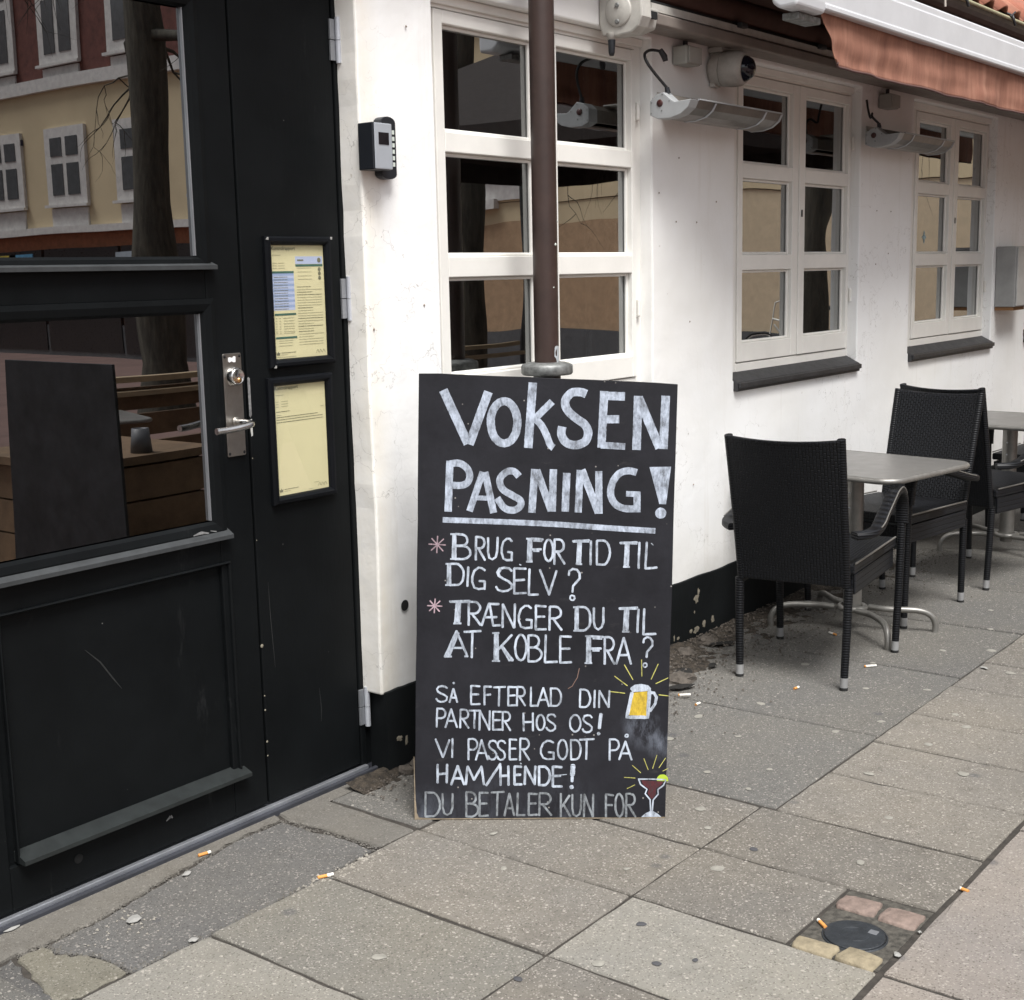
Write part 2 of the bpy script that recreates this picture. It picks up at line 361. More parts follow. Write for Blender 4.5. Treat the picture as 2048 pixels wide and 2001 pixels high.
M_paper = simple('pale_yellow_paper', (0.64, 0.595, 0.36), 0.5, var=0.03)
M_ink = simple('printed_ink', (0.16, 0.16, 0.10), 0.7); M_inkg = simple('green_print', (0.05, 0.12, 0.09), 0.7)
M_blue1 = simple('pale_blue_print', (0.44, 0.50, 0.66), 0.6, var=0.02); M_blue2 = simple('blue_print', (0.29, 0.37, 0.55), 0.6, var=0.02)
M_inklight = simple('faint_print', (0.40, 0.38, 0.24), 0.7)
M_white = simple('white_scrap', (0.28, 0.275, 0.26), 0.8)
M_tile = mat_tile(); M_bark = mat_bark()
M_alu = simple('aluminium_strip', (0.50, 0.52, 0.56), 0.35, metal=0.8, var=0.15)
M_bluegrey = simple('bluegrey_strip', (0.030, 0.032, 0.040), 0.6, var=0.3)
M_gap = simple('dark_recess', (0.006, 0.006, 0.006), 0.95)
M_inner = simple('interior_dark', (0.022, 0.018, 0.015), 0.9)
M_gutter = simple('gutter_brown', (0.045, 0.032, 0.028), 0.5, var=0.2); M_rim = simple('gutter_rim', (0.36, 0.34, 0.22), 0.6, var=0.3, vs=30)

# ---- lettering traced in millimetres on the board face (u along the foot, v up the face)
BIG=[(24,[(94,1157),(159,1010)]),(24,[(215,1149),(162,1010)]),(22,[(251,1124),(260,1125),(269,1122),(277,1115),(284,1106),(289,1094),(292,1080),(293,1066),(291,1052),(288,1038),(282,1027),(275,1018),(266,1013),(257,1011),(248,1012),(240,1017),(232,1026),(226,1037),(223,1049),(221,1064),(221,1078),(224,1092),(229,1104),(236,1114),(244,1121),(253,1124)]),(23,[(336,1174),(321,998)]),(19,[(387,1121),(340,1076)]),(19,[(340,1077),(358,1057),(371,1031),(380,1006),(388,998)]),(23,[(480,1140),(463,1146),(440,1144),(423,1124),(427,1100),(449,1077),(475,1057),(483,1035),(474,1012),(448,1003),(423,1011),(411,1033),(414,1055)]),(22,[(528,1146),(518,993)]),(23,[(527,1135),(584,1132)]),(22,[(524,1071),(569,1071)]),(18,[(515,1002),(583,997)]),(23,[(619,1132),(612,988)]),(24,[(620,1128),(674,992)]),(23,[(693,1134),(684,987)]),(20,[(109,967),(102,830)]),(19,[(110,958),(135,959),(156,944),(162,922),(154,905),(136,899),(111,901)]),(18,[(198,936),(160,829)]),(19,[(203,936),(225,825)]),(13,[(178,865),(218,863)]),(19,[(296,920),(281,935),(260,933),(243,913),(250,888),(275,871),(298,856),(296,839),(277,830),(254,837),(236,863)]),(20,[(338,940),(328,822)]),(20,[(343,937),(381,826)]),(20,[(388,939),(383,826)]),(20,[(424,930),(418,824)]),(19,[(460,937),(453,821)]),(20,[(465,935),(508,818)]),(19,[(510,933),(509,817)]),(19,[(613,926),(590,932),(564,924),(546,899),(541,868),(553,843),(576,831),(611,829)]),(19,[(611,821),(612,872)]),(15,[(620,868),(582,870)]),(15,[(87,807),(232,800),(387,791),(541,778),(660,769)])]
BIGP=[[(646,941),(704,941),(689,840),(671,841)],[(689,816),(688,811),(686,807),(681,803),(676,802),(671,802),(666,804),(662,808),(660,812),(659,818),(661,823),(664,827),(668,830),(673,832),(678,831),(683,829),(687,825),(689,820)]]
LET=[(15,'B2',(109,768),(161,767),(108,701),(161,700)),(15,'R',(175,760),(201,759),(174,698),(200,697)),(15,'U',(208,757),(236,757),(207,698),(235,698)),(15,'G',(245,754),(275,754),(244,696),(274,695)),(15,'F2',(313,753),(357,752),(312,691),(356,691)),(15,'O',(360,749),(385,749),(359,692),(384,692)),(15,'R',(387,750),(415,749),(386,684),(414,684)),(15,'T2',(438,746),(481,746),(437,683),(480,682)),(15,'I',(482,744),(489,744),(481,681),(489,681)),(15,'D',(501,745),(537,745),(500,681),(536,680)),(15,'T2',(565,740),(610,739),(564,674),(609,673)),(15,'I',(610,739),(620,739),(609,670),(619,670)),(15,'L',(632,738),(663,737),(630,669),(662,669)),(15,'D2',(94,688),(143,687),(94,631),(142,630)),(15,'I',(148,678),(159,678),(147,627),(159,627)),(15,'G',(164,677),(201,676),(163,619),(200,619)),(15,'S2',(230,676),(275,675),(229,612),(274,611)),(15,'E',(277,673),(311,673),(276,606),(310,606)),(15,'L',(317,671),(343,671),(316,602),(342,601)),(15,'V',(348,669),(392,669),(347,601),(391,601)),(15,'?',(424,670),(455,670),(423,609),(454,608)),(15,'T2',(104,588),(158,587),(103,527),(157,527)),(15,'R',(153,585),(187,584),(152,522),(186,522)),(15,'Æ',(190,580),(238,580),(189,521),(238,520)),(15,'N',(245,577),(280,577),(244,515),(279,514)),(15,'G',(288,573),(325,573),(287,512),(325,512)),(15,'E',(334,572),(363,571),(333,509),(362,508)),(15,'R',(371,569),(405,569),(370,507),(404,506)),(15,'D2',(437,567),(482,567),(437,504),(481,504)),(15,'U',(490,564),(518,564),(489,507),(518,507)),(15,'T2',(559,564),(607,564),(558,500),(606,499)),(15,'I',(602,559),(617,559),(601,498),(616,498)),(15,'L',(622,560),(657,560),(621,492),(656,492)),(15,'A2',(90,507),(150,506),(89,438),(149,438)),(15,'T',(142,505),(186,505),(141,435),(185,435)),(15,'K2',(218,500),(272,500),(217,425),(271,424)),(15,'O',(278,495),(310,495),(277,426),(309,426)),(15,'B',(313,493),(350,492),(312,423),(349,423)),(15,'L',(357,492),(391,491),(356,420),(390,420)),(15,'E',(398,489),(430,489),(397,419),(429,419)),(15,'F2',(467,489),(515,489),(466,417),(514,416)),(15,'R',(518,486),(545,485),(517,414),(544,414)),(15,'A',(550,484),(590,483),(549,414),(588,414)),(15,'?',(622,485),(647,485),(621,431),(646,431)),(13,'S',(64,359),(95,359),(63,316),(94,316)),(13,'A',(99,351),(121,351),(99,315),(120,315)),(13,'E',(157,359),(182,358),(156,309),(181,309)),(13,'F',(192,357),(213,357),(191,308),(213,308)),(13,'T',(219,355),(250,355),(218,304),(249,304)),(13,'E',(257,355),(280,355),(256,305),(279,305)),(13,'R',(281,355),(304,354),(280,304),(303,304)),(13,'L',(317,353),(334,353),(317,303),(333,303)),(13,'A',(337,352),(368,352),(336,302),(367,302)),(13,'D',(371,350),(400,350),(371,303),(400,303)),(13,'D',(450,346),(478,345),(449,299),(478,299)),(13,'I',(487,343),(493,343),(486,298),(492,298)),(13,'N',(501,342),(530,342),(501,298),(529,298)),(13,'P',(64,299),(88,298),(63,249),(88,249)),(13,'A',(88,297),(118,297),(87,248),(118,248)),(13,'R',(127,295),(151,295),(126,246),(150,246)),(13,'T',(152,293),(182,292),(151,245),(181,245)),(13,'N',(179,291),(208,291),(178,240),(208,240)),(13,'E',(215,289),(239,289),(214,240),(239,240)),(13,'R',(241,288),(263,288),(240,239),(262,238)),(13,'H',(296,284),(325,284),(296,237),(325,237)),(13,'O',(333,279),(355,279),(332,238),(355,238)),(13,'S',(360,281),(385,280),(359,236),(385,236)),(13,'O',(422,278),(452,278),(422,233),(451,233)),(13,'S',(457,277),(483,277),(456,231),(483,231)),(13,'V',(60,216),(97,216),(59,168),(96,167)),(13,'I',(103,217),(108,217),(102,167),(108,167)),(13,'P',(148,216),(173,216),(147,161),(172,160)),(13,'A',(168,213),(200,213),(168,160),(200,160)),(13,'S',(202,211),(226,211),(202,160),(225,160)),(13,'S',(226,211),(249,211),(226,159),(248,159)),(13,'E',(259,214),(279,214),(258,160),(278,160)),(13,'R',(287,216),(313,216),(286,158),(312,158)),(13,'G',(342,210),(379,210),(342,160),(379,160)),(13,'O',(389,212),(415,211),(388,160),(414,159)),(13,'D',(423,211),(451,211),(423,159),(450,159)),(13,'T',(448,213),(486,213),(448,159),(485,159)),(13,'P',(527,212),(553,212),(526,156),(553,156)),(13,'A',(554,206),(587,206),(553,158),(586,157)),(16,'H',(63,148),(92,148),(62,99),(91,99)),(16,'A',(101,144),(136,144),(101,94),(135,94)),(16,'M',(140,142),(191,142),(139,94),(190,94)),(16,'/',(196,148),(234,148),(195,91),(234,91)),(16,'H',(233,142),(257,142),(232,92),(257,92)),(16,'E',(271,141),(291,141),(270,93),(291,93)),(16,'N',(299,141),(329,141),(298,93),(328,93)),(16,'D',(336,141),(367,140),(336,91),(366,90)),(16,'E',(374,140),(399,140),(373,87),(398,86)),(14,'D',(29,73),(70,73),(28,9),(69,8)),(14,'U',(76,69),(105,69),(75,13),(105,12)),(14,'B',(140,73),(173,72),(139,8),(172,8)),(14,'E',(176,72),(200,72),(175,9),(199,9)),(14,'T',(209,73),(243,73),(208,11),(242,10)),(14,'A',(244,69),(270,68),(243,10),(269,10)),(14,'L',(277,70),(299,70),(276,10),(298,10)),(14,'E',(308,68),(332,68),(307,11),(331,11)),(14,'R',(336,69),(370,69),(336,10),(369,10)),(14,'K',(394,67),(420,67),(393,6),(420,6)),(14,'U',(425,65),(451,65),(424,7),(450,7)),(14,'N',(457,65),(483,65),(456,6),(482,6)),(14,'F',(514,65),(536,64),(513,5),(535,5)),(14,'O',(540,66),(563,66),(540,5),(563,5)),(14,'R',(569,66),(595,66),(568,5),(594,5))]
NFAINT=92
TH=[(3.1,'pink',[(49,742),(94,739)]),(3.1,'pink',[(57,757),(87,723)]),(3.1,'pink',[(73,763),(70,718)]),(3.1,'pink',[(89,755),(55,725)]),(3.1,'pink',[(43,576),(82,574)]),(3.1,'pink',[(50,589),(75,560)]),(3.1,'pink',[(64,594),(61,556)]),(3.1,'pink',[(77,588),(48,562)]),(4.3,'w',[(441,592),(439,589),(437,586),(433,586),(430,587),(428,590),(428,594),(429,597),(432,599),(436,598),(439,597),(440,593)]),(3.5,'w',[(631,410),(631,407),(628,405),(625,404),(623,405),(621,408),(621,411),(622,414),(625,415),(628,415),(630,414),(631,411)]),(2.3,'w',[(648,736),(653,731)]),(2.7,'w',[(293,684),(297,682)]),(5.4,'w',[(111,368),(112,365)]),(3.9,'w',[(578,222),(577,219),(575,218),(572,218),(570,220),(570,222),(572,224),(574,225),(577,224),(578,222)]),(7.8,'w',[(506,280),(501,242)]),(7.8,'w',[(498,229),(500,226)]),(11.7,'w',[(429,143),(427,118)]),(7.0,'w',[(427,118),(426,100)]),(10.1,'w',[(424,87),(425,83)]),(1.9,'w',[(367,115),(412,119)]),(3.1,'w',[(288,150),(290,148)]),(3.1,'y',[(544,381),(578,355)]),(3.1,'y',[(571,411),(593,371)]),(3.1,'y',[(617,424),(617,380)]),(3.1,'y',[(661,412),(642,372)]),(3.1,'y',[(687,375),(654,360)]),(3.1,'y',[(532,340),(571,335)]),(3.1,'y',[(662,330),(687,327)]),(2.3,'y',[(588,142),(610,122)]),(2.3,'y',[(619,160),(630,130)]),(2.3,'y',[(654,169),(642,133)]),(2.3,'y',[(677,161),(659,135)]),(2.3,'y',[(683,133),(669,126)]),(2.3,'y',[(566,110),(595,108)]),(2.3,'y',[(594,90),(573,80)]),(7.0,'w',[(639,336),(649,335),(655,324),(652,307),(638,287)]),(8.6,'w',[(590,336),(575,271),(631,270),(637,341)]),(10.1,'w',[(590,345),(600,352),(615,354),(631,351),(636,344)]),(3.5,'w',[(604,106),(609,91),(626,78),(621,66),(634,50),(635,17)]),(3.5,'w',[(604,105),(642,105),(677,103),(670,88),(655,77),(656,65),(642,49),(639,17)]),(1.9,'scratch',[(450,403),(444,378),(430,355),(419,349)])]
PG=[('beer',[(594,336),(631,341),(629,274),(581,276)]),('red',[(612,102),(670,98),(663,88),(650,79),(650,65),(641,53),(636,53),(628,67),(632,78),(616,90)]),('lime',[(653,100),(653,105),(654,109),(657,113),(661,116),(666,117),(671,117),(675,116),(679,113),(682,109),(683,104),(683,99)]),('w',[(609,4),(621,14),(634,20),(641,20),(653,13),(663,4)]),('w',[(590,338),(590,353),(608,358),(627,357),(637,349),(637,341),(615,339)])]

# ================================================================== GROUND
pave = root('pavement', None, None, (0, 0, 0), kind='structure')
part('joint_bed', MB().box(-2.5, 16, 0.30, 2.90, -0.10, -0.0055), M_joint, pave)
def slab_poly(pts, mat, name='paving_slab', top=0.0, jit=0.0015, dz=0.0015, chip=0.0):
    """one slab: outline resampled and roughened, its own slight tilt, arrised edge"""
    pts = [Vector((p[0], p[1])) for p in pts]; n = len(pts); ring = []
    for i in range(n):
        a, b = pts[i], pts[(i+1) % n]; k = max(1, min(9, int((b-a).length/(0.018 if jit > .0035 else 0.06))))
        for j in range(k): ring.append(a + (b-a)*j/k)
    c = sum(pts, Vector((0, 0)))/n
    ring = [p + Vector((random.uniform(-jit, jit), random.uniform(-jit, jit))) for p in ring]
    tx, ty, t0 = random.uniform(-1, 1)*0.003, random.uniform(-1, 1)*0.003, top + random.uniform(-dz, dz)
    m = len(ring); mb = MB()
    def z(p): return t0 + tx*(p.x-c.x) + ty*(p.y-c.y)
    inn = []
    for p in ring:
        d = (c-p); L = d.length; inn.append(p + d/L*min(0.0028 + random.random()*0.003 + (0.02*random.random() if random.random() < chip else 0), L*0.4))
    vs = [(p.x, p.y, -0.05) for p in ring] + [(p.x, p.y, z(p)-0.0030-random.random()*0.002) for p in ring] + [(p.x, p.y, z(p)) for p in inn]
    fs = [(i, (i+1) % m, m+(i+1) % m, m+i) for i in range(m)] + [(m+i, m+(i+1) % m, 2*m+(i+1) % m, 2*m+i) for i in range(m)] + [tuple(range(2*m, 3*m))]
    mb.add(vs, fs)
    return part(name, mb, mat, pave, loc=(c.x, c.y, 0))
g = 0.0036
XS = [-1.88, -1.54, -1.20, -0.86, -0.53, -0.20, 0.14, 0.47, 0.80, 1.13, 1.465, 1.805, 2.168, 2.508, 2.836, 3.162, 3.502, 3.82, 4.135, 4.49, 4.835]
while XS[-1] < 11.5: XS.append(XS[-1]+0.338)
def cell(x0, x1, y0, y1, mat, **kw):
    h = g*1.45
    return slab_poly([(x0+h, y0+g*.8), (x1-h, y0+g*.8), (x1-h, y1-g*.8), (x0+h, y1-g*.8)], mat, **kw)
for i in range(len(XS)-1):
    x0, x1 = XS[i], XS[i+1]
    # row nearest the kerb
    if abs(x0-2.508) < 1e-3: cell(x0, x1, 1.218, 1.615, M_slab)
    else:
        cell(x0, x1, 1.008, 1.615 if x0 < 3.0 else 1.574, M_slab_light if x0 in (2.168,) or x1 < 2.2 and i % 3 == 0 else M_slab, chip=0.05)
    # second row, third row
    if x1 < 3.2: cell(x0, x1, 1.616, 2.285, M_slab if x0 > 1.9 else M_slab_light, chip=0.05)
for i in range(7, 21, 3):
    pass
# big slabs beside the kerb
for a, b in ((-1.9, -1.0), (-1.0, 0.0), (0.0, 0.82), (0.82, 1.65), (1.65, 2.505), (2.505, 3.40), (3.40, 4.3), (4.3, 5.2), (5.2, 6.1), (6.1, 7.0), (7.0, 8.0), (8.0, 9.2)):
    slab_poly([(a+.005, .385), (b-.005, .385), (b-.005, .996), (a+.005, .996)], M_slab_pink if b > 1.7 else M_slab_light, chip=0.15)
# darker wide slabs along the wall to the right
for a, b in ((3.170, 3.862), (3.862, 4.60), (4.60, 5.29), (5.29, 5.98), (5.98, 6.68), (6.68, 7.4), (7.4, 8.1), (8.1, 8.8), (8.8, 9.5), (9.5, 10.2)):
    cell(a, b, 1.575, 2.62, M_slab_dark, dz=0.001, jit=0.0008)
for a, b in ((2.52, 2.836), (2.836, 3.165)): cell(a, b, 2.290, 2.62, M_slab_dark)
for a, b in ((-1.9, -1.2), (-1.2, -0.5), (-0.5, 0.2), (0.2, 0.8), (0.8, 1.43)): cell(a, b, 2.29, 2.70, M_slab_dark)
# broken fill and mended concrete at the doorway
slab_poly([(1.60, 2.292), (1.72, 2.285), (1.95, 2.287), (2.13, 2.28), (2.175, 2.262), (2.20, 2.29), (2.29, 2.292), (2.345, 2.293), (2.352, 2.40), (2.335, 2.52), (2.331, 2.615), (2.20, 2.624), (1.957, 2.589), (1.82, 2.565), (1.69, 2.541), (1.565, 2.540), (1.555, 2.50), (1.60, 2.42)], M_asph, 'asphalt_patch', top=-0.0005, dz=0.0003, jit=0.004)
slab_poly([(0.9, 2.53), (1.50, 2.562), (1.56, 2.552), (1.69, 2.552), (1.82, 2.577), (1.955, 2.602), (2.20, 2.635), (2.345, 2.632), (2.36, 2.672), (0.9, 2.672)], M_apron, 'concrete_apron', top=0.001, jit=0.005)
slab_poly([(2.372, 2.295), (2.50, 2.292), (2.512, 2.62), (2.745, 2.625), (2.745, 2.672), (2.372, 2.672), (2.352, 2.61), (2.368, 2.50)], M_apron, 'concrete_apron', top=0.0, jit=0.002)
slab_poly([(1.438, 2.33), (1.475, 2.298), (1.594, 2.294), (1.592, 2.41), (1.548, 2.49), (1.555, 2.542), (1.49, 2.550), (1.468, 2.47)], M_mortar, 'mortar_patch', top=0.0, dz=0.0003, jit=0.006)
slab_poly([(1.13, 2.30), (1.432, 2.29), (1.460, 2.47), (1.482, 2.548), (1.40, 2.545), (1.13, 2.525)], M_asph, 'asphalt_patch', top=-0.001, dz=0.0003, jit=0.006)
# manhole with its four setts in mortar
part('mortar_bed', MB().box(2.513, 2.832, 1.012, 1.212, -0.05, -0.0035), simple('gritty_mortar', (0.060, 0.055, 0.046), .95, var=.7, vs=70, bump=.8, bs=150), pave)
mh = root('manhole_cover', 'small round iron cover set between four stone setts in the pavement', 'manhole cover', (2.628, 1.112, -0.0022))
pr = [(0.0, 0.0052), (0.030, 0.0050), (0.0305, 0.0042), (0.0325, 0.0042), (0.033, 0.0049), (0.0645, 0.0042), (0.066, 0.003), (0.0665, -0.03)]
part('lid', MB().lathe(pr, (2.628, 1.112, -0.0022), 'z', 40, smooth=False), M_iron, mh)
part('rim', MB().lathe([(0.0675, -0.03), (0.0675, 0.002), (0.071, 0.0015), (0.072, -0.006), (0.072, -0.03)], (2.628, 1.112, -0.0022), 'z', 40), M_iron, mh)
part('badge', MB().box(2.650, 2.668, 1.072, 1.092, 0.0022, 0.0035), M_galv, mh, bevel=0.004)
def sett(cx, cy, lx, ly, rz, mat):
    vs = []; ph = random.random()*6
    mb = MB(); rings = [(1.0, -0.06), (1.0, -0.006), (0.965, 0.001), (0.88, 0.003)]; n = 20; pts = []
    for k, z in rings:
        for j in range(n):
            t = 2*math.pi*j/n + 0.2; ct, st = math.cos(t), math.sin(t)
            q = 14.0; rr = (abs(ct)**q + abs(st)**q)**(-1/q)
            rr *= 1 + 0.035*math.sin(3*t+ph) + random.uniform(-.02, .02)
            pts.append((ct*rr*lx/2*k, st*rr*ly/2*k, z + random.uniform(-.001, .001)))
    fs = [(i*n+j, i*n+(j+1) % n, (i+1)*n+(j+1) % n, (i+1)*n+j) for i in range(3) for j in range(n)] + [tuple(range(3*n, 4*n))]
    mb.add(pts, fs, True); o = part('stone_sett', mb, mat, pave, local=True); o.location = (cx, cy, 0); o.rotation_euler = (0, 0, rz)
sett(2.766, 1.162, 0.074, 0.094, 0.05, M_granite); sett(2.762, 1.060, 0.076, 0.090, -0.02, M_granite)
sett(2.531, 1.161, 0.054, 0.098, 0.03, M_granite2); sett(2.538, 1.063, 0.066, 0.088, -0.14, M_granite2)
# street beyond the kerb
street = MB().box(-30, 40, -60, 0.302, -0.13, -0.105); part('street', street, simple('street_surface', (0.15, 0.090, 0.078), 0.9, var=0.2, vs=1.5, bump=0.4), None, kind='structure')
part('kerb', MB().box(-20, 16.5, 0.302, 0.378, -0.12, 0.0), M_granite, pave)
part('ground', MB().box(-90, 110, -120, 120, -0.20, -0.14), simple('earth_ground', (0.10, 0.095, 0.09), 0.95), None, kind='structure')
part('pavement_bed', MB().box(-30, -2.5, 0.38, 2.95, -0.1, 0.0), M_slab_dark, pave); part('pavement_bed', MB().box(10.2, 16.5, 0.38, 1.0, -0.1, 0.0), M_slab_dark, pave)
part('pavement_bed', MB().box(11.5, 16.5, 1.0, 2.62, -0.1, 0.0), M_slab_dark, pave)

M_pit = simple('pit_shade_tone', (.008, .007, .006), .95, var=.6, vs=60)  # near-black colour standing for the shade inside small pits
# soil washed up against the wall foot
def heap(name, x0, x1, y0, y1, nx, ny, f, mat, label=None):
    vs = []; 
    for j in range(ny+1):
        for i in range(nx+1):
            x = x0+(x1-x0)*i/nx; y = y0+(y1-y0)*j/ny; vs.append((x, y, f(i/nx, j/ny, x, y)))
    fs = [(j*(nx+1)+i, j*(nx+1)+i+1, (j+1)*(nx+1)+i+1, (j+1)*(nx+1)+i) for j in range(ny) for i in range(nx)]
    return part(name, MB().add(vs, fs, True), mat, None, kind='stuff', label=label)
from mathutils import noise as mnoise
def hz(u, v, x, y):
    n = mnoise.noise(Vector((x*7, y*9, 0)))*0.5 + mnoise.noise(Vector((x*22, y*26, 3)))*0.3 + mnoise.noise(Vector((x*60, y*60, 5)))*0.12
    edge = min(1, u*14)*min(1, (1-u)*9); k = (v**1.5)*0.032*edge
    return -0.011 + k*(1 if x < 4.4 else .55) + (n+0.05)*0.020*edge*min(1, v*2.5)
o = heap('soil', 3.05, 6.6, 2.20, 2.625, 300, 36, hz, M_soil, 'brown soil and grit washed up at the foot of the black plinth'); o['category'] = 'soil'
o = heap('soil', 2.60, 3.06, 2.48, 2.64, 34, 14, lambda u, v, x, y: -0.010 + 0.03*v*v + 0.012*mnoise.noise(Vector((x*25, y*30, 1)))*v, M_soil, 'small drift of soil in the corner between doorway and chalkboard'); o['category'] = 'soil'
def blobmesh(r, n=10, sq=0.6, seed=0):
    rnd = random.Random(seed); mb = MB(); rings = 4; vs = [(0, 0, r*sq)]
    for i in range(1, rings+1):
        ph = math.pi*0.5*i/rings*1.15
        for j in range(n):
            t = 2*math.pi*j/n; k = r*(1+rnd.uniform(-.22, .22)); vs.append((k*math.sin(ph)*math.cos(t), k*math.sin(ph)*math.sin(t), k*math.cos(ph)*sq))
    fs = [(0, 1+j, 1+(j+1) % n) for j in range(n)] + [(1+(i-1)*n+j, 1+i*n+j, 1+i*n+(j+1) % n, 1+(i-1)*n+(j+1) % n) for i in range(1, rings) for j in range(n)]
    return mb.add(vs, fs)
rub = [((4.02, 2.37), .050, 'largest lump of broken stone in the soil just right of the chalkboard'), ((3.93, 2.50), .04, 'dark lump of rubble against the plinth behind the biggest stone'),
       ((4.32, 2.53), .040, 'flat brown stone in the soil below the peeling plinth paint'), ((2.86, 2.57), .045, 'angular stone fragment in the corner between door frame and chalkboard'), ((2.80, 2.585), .03, 'small pale stone chip beside the door threshold corner'),
       ((4.50, 2.54), .045, 'lump of broken stone by the wall near the first wicker chair'), ((3.90, 2.40), .040, 'small earthy stone nearest the right edge of the chalkboard')]
for i, ((x, y), r_, lb) in enumerate(rub):
    mb = blobmesh(r_, 9, 0.6, i+3)
    t = thing('rubble_stone', mb, M_rubble, lb, 'stone', group='loose stones at the wall foot', local=True); t.location = (x, y, 0.004); t.rotation_euler = (0, 0, i*1.3)
for x, y, r1, r2, a in ((3.93, 2.325, .060, .022, -.5), (4.085, 2.40, .050, .028, .3), (4.50, 2.47, .060, .025, -.6), (4.22, 2.36, .03, .015, .2), (2.86, 2.60, .05, .03, 0)):  # flat patches on the soil, the shade of holes painted as colour
    n_ = 14; vs = [(math.cos(2*math.pi*j/n_)*r1*random.uniform(.7, 1.25), math.sin(2*math.pi*j/n_)*r2*random.uniform(.7, 1.25), 0) for j in range(n_)]
    vs.append((0, 0, .001)); o = part('hollow_shade_patch', MB().add(vs, [(j, (j+1) % n_, n_) for j in range(n_)]), M_pit, pave, local=True); o.location = (x, y, .0135); o.rotation_euler = (0, 0, a)
# grit and crumbs: thousands, nobody could count them
mb = MB(); rnd = random.Random(5)
def crumb(x, y, z, s):
    a = rnd.random()*6.28; q = [(math.cos(a+k*2.09)*s*rnd.uniform(.6, 1.2), math.sin(a+k*2.09)*s*rnd.uniform(.6, 1.2)) for k in range(3)]
    mb.add([(x+q[0][0], y+q[0][1], z), (x+q[1][0], y+q[1][1], z), (x+q[2][0], y+q[2][1], z), (x, y, z+s*0.8)], [(0, 1, 3), (1, 2, 3), (2, 0, 3)])
for _ in range(4200):
    x = 3.0 + 3.6*rnd.random()**1.6; y = 2.62 - abs(rnd.gauss(0, .19)); crumb(x, min(y, 2.6), 0.004 if y < 2.4 else .014, rnd.uniform(.0015, .0075))
for _ in range(200): crumb(rnd.uniform(2.6, 3.05), 2.61-abs(rnd.gauss(0, .05)), 0.004, rnd.uniform(.002, .007))
part('grit', mb, M_rubble, None, kind='stuff', label='brown grit and crumbs scattered over the soil along the plinth')['category'] = 'grit'
mb = MB()
for _ in range(420):
    x = rnd.uniform(1.3, 7.0); y = rnd.uniform(.8, 2.6); crumb(x, y, 0.001, rnd.uniform(.0012, .0032))
for _ in range(60): 
    t = rnd.random(); crumb(2.05+.3*t+rnd.gauss(0, .012), 2.27+rnd.gauss(0, .012), 0.001, rnd.uniform(.003, .008))
for _ in range(40): crumb(1.72+rnd.gauss(0, .06), 2.46+rnd.gauss(0, .03), 0.0, rnd.uniform(.002, .006))
part('paint_chips', mb, M_chip, None, kind='stuff', label='tiny pale chips scattered over the paving')['category'] = 'paint chips'
mb = MB()
CRK = [(1.50, 2.55), (1.565, 2.546), (1.69, 2.547), (1.82, 2.571), (1.957, 2.596), (2.20, 2.630), (2.338, 2.624), (2.343, 2.52), (2.360, 2.40), (2.360, 2.292), (2.10, 2.284), (1.95, 2.288), (1.72, 2.287), (1.598, 2.292), (1.597, 2.41), (1.552, 2.49), (1.56, 2.545)]
for _ in range(900):
    i_ = rnd.randrange(len(CRK)-1); t = rnd.random(); a_, b_ = CRK[i_], CRK[i_+1]; crumb(a_[0]+(b_[0]-a_[0])*t+rnd.gauss(0, .008), a_[1]+(b_[1]-a_[1])*t+rnd.gauss(0, .007), -.002, rnd.uniform(.0015, .0055))
part('crack_grit', mb, M_apron, None, kind='stuff', label='crumbled concrete along the cracks before the door')['category'] = 'grit'
# old chewing gum trodden into the paving
def disc(x, y, r, mat, label, cat, group, name, z=0.0015, ecc=1.0, rz=0.0, n=12):
    vs = [(math.cos(2*math.pi*j/n)*r*(1+rnd.uniform(-.18, .18)), math.sin(2*math.pi*j/n)*r*ecc*(1+rnd.uniform(-.18, .18)), 0) for j in range(n)]
    vs += [(a*.8, b*.8, 0.0012) for a, b, _ in vs] + [(0, 0, 0.0016)]
    fs = [(j, (j+1) % n, n+(j+1) % n, n+j) for j in range(n)] + [(n+j, n+(j+1) % n, 2*n) for j in range(n)]
    o = part(name, MB().add(vs, fs, True), mat, pave, local=True); o.location = (x, y, z); o.rotation_euler = (0, 0, rz); return o
gums = [(3.30, 1.86), (3.62, 1.93), (3.83, 1.70), (3.42, 1.72), (3.95, 2.02), (3.25, 1.70), (3.55, 1.47), (3.88, 1.42), (4.10, 1.38), (3.28, 1.30), (2.95, 1.66), (3.05, 1.74), (2.98, 1.25), (4.3, 1.8), (4.6, 1.9), (4.9, 1.75), (4.4, 1.62), (5.0, 1.6), (5.3, 1.7), (5.6, 1.8), (4.2, 1.45), (4.75, 1.45), (3.7, 1.25), (2.75, 1.52), (2.62, 1.70), (2.2, 1.5), (1.95, 1.9), (3.1, 2.05), (4.0, 1.62), (5.15, 2.05), (4.45, 2.1), (3.48, 2.10), (3.72, 2.13), (2.45, 1.95), (2.60, 2.10)]
for x, y in gums: disc(x, y, rnd.uniform(.009, .019), M_gum, None, None, None, 'gum_spot', ecc=rnd.uniform(.6, 1), rz=rnd.random()*3)
M_dk = simple('dark_gum', (0.06, 0.06, 0.065), 0.8)
for x, y in ((2.33, 1.34), (2.27, 1.40), (2.40, 1.52), (2.05, 1.6), (2.9, 1.5)): disc(x, y, rnd.uniform(.007, .015), M_dk, None, None, None, 'gum_spot', ecc=.8, rz=rnd.random()*3)

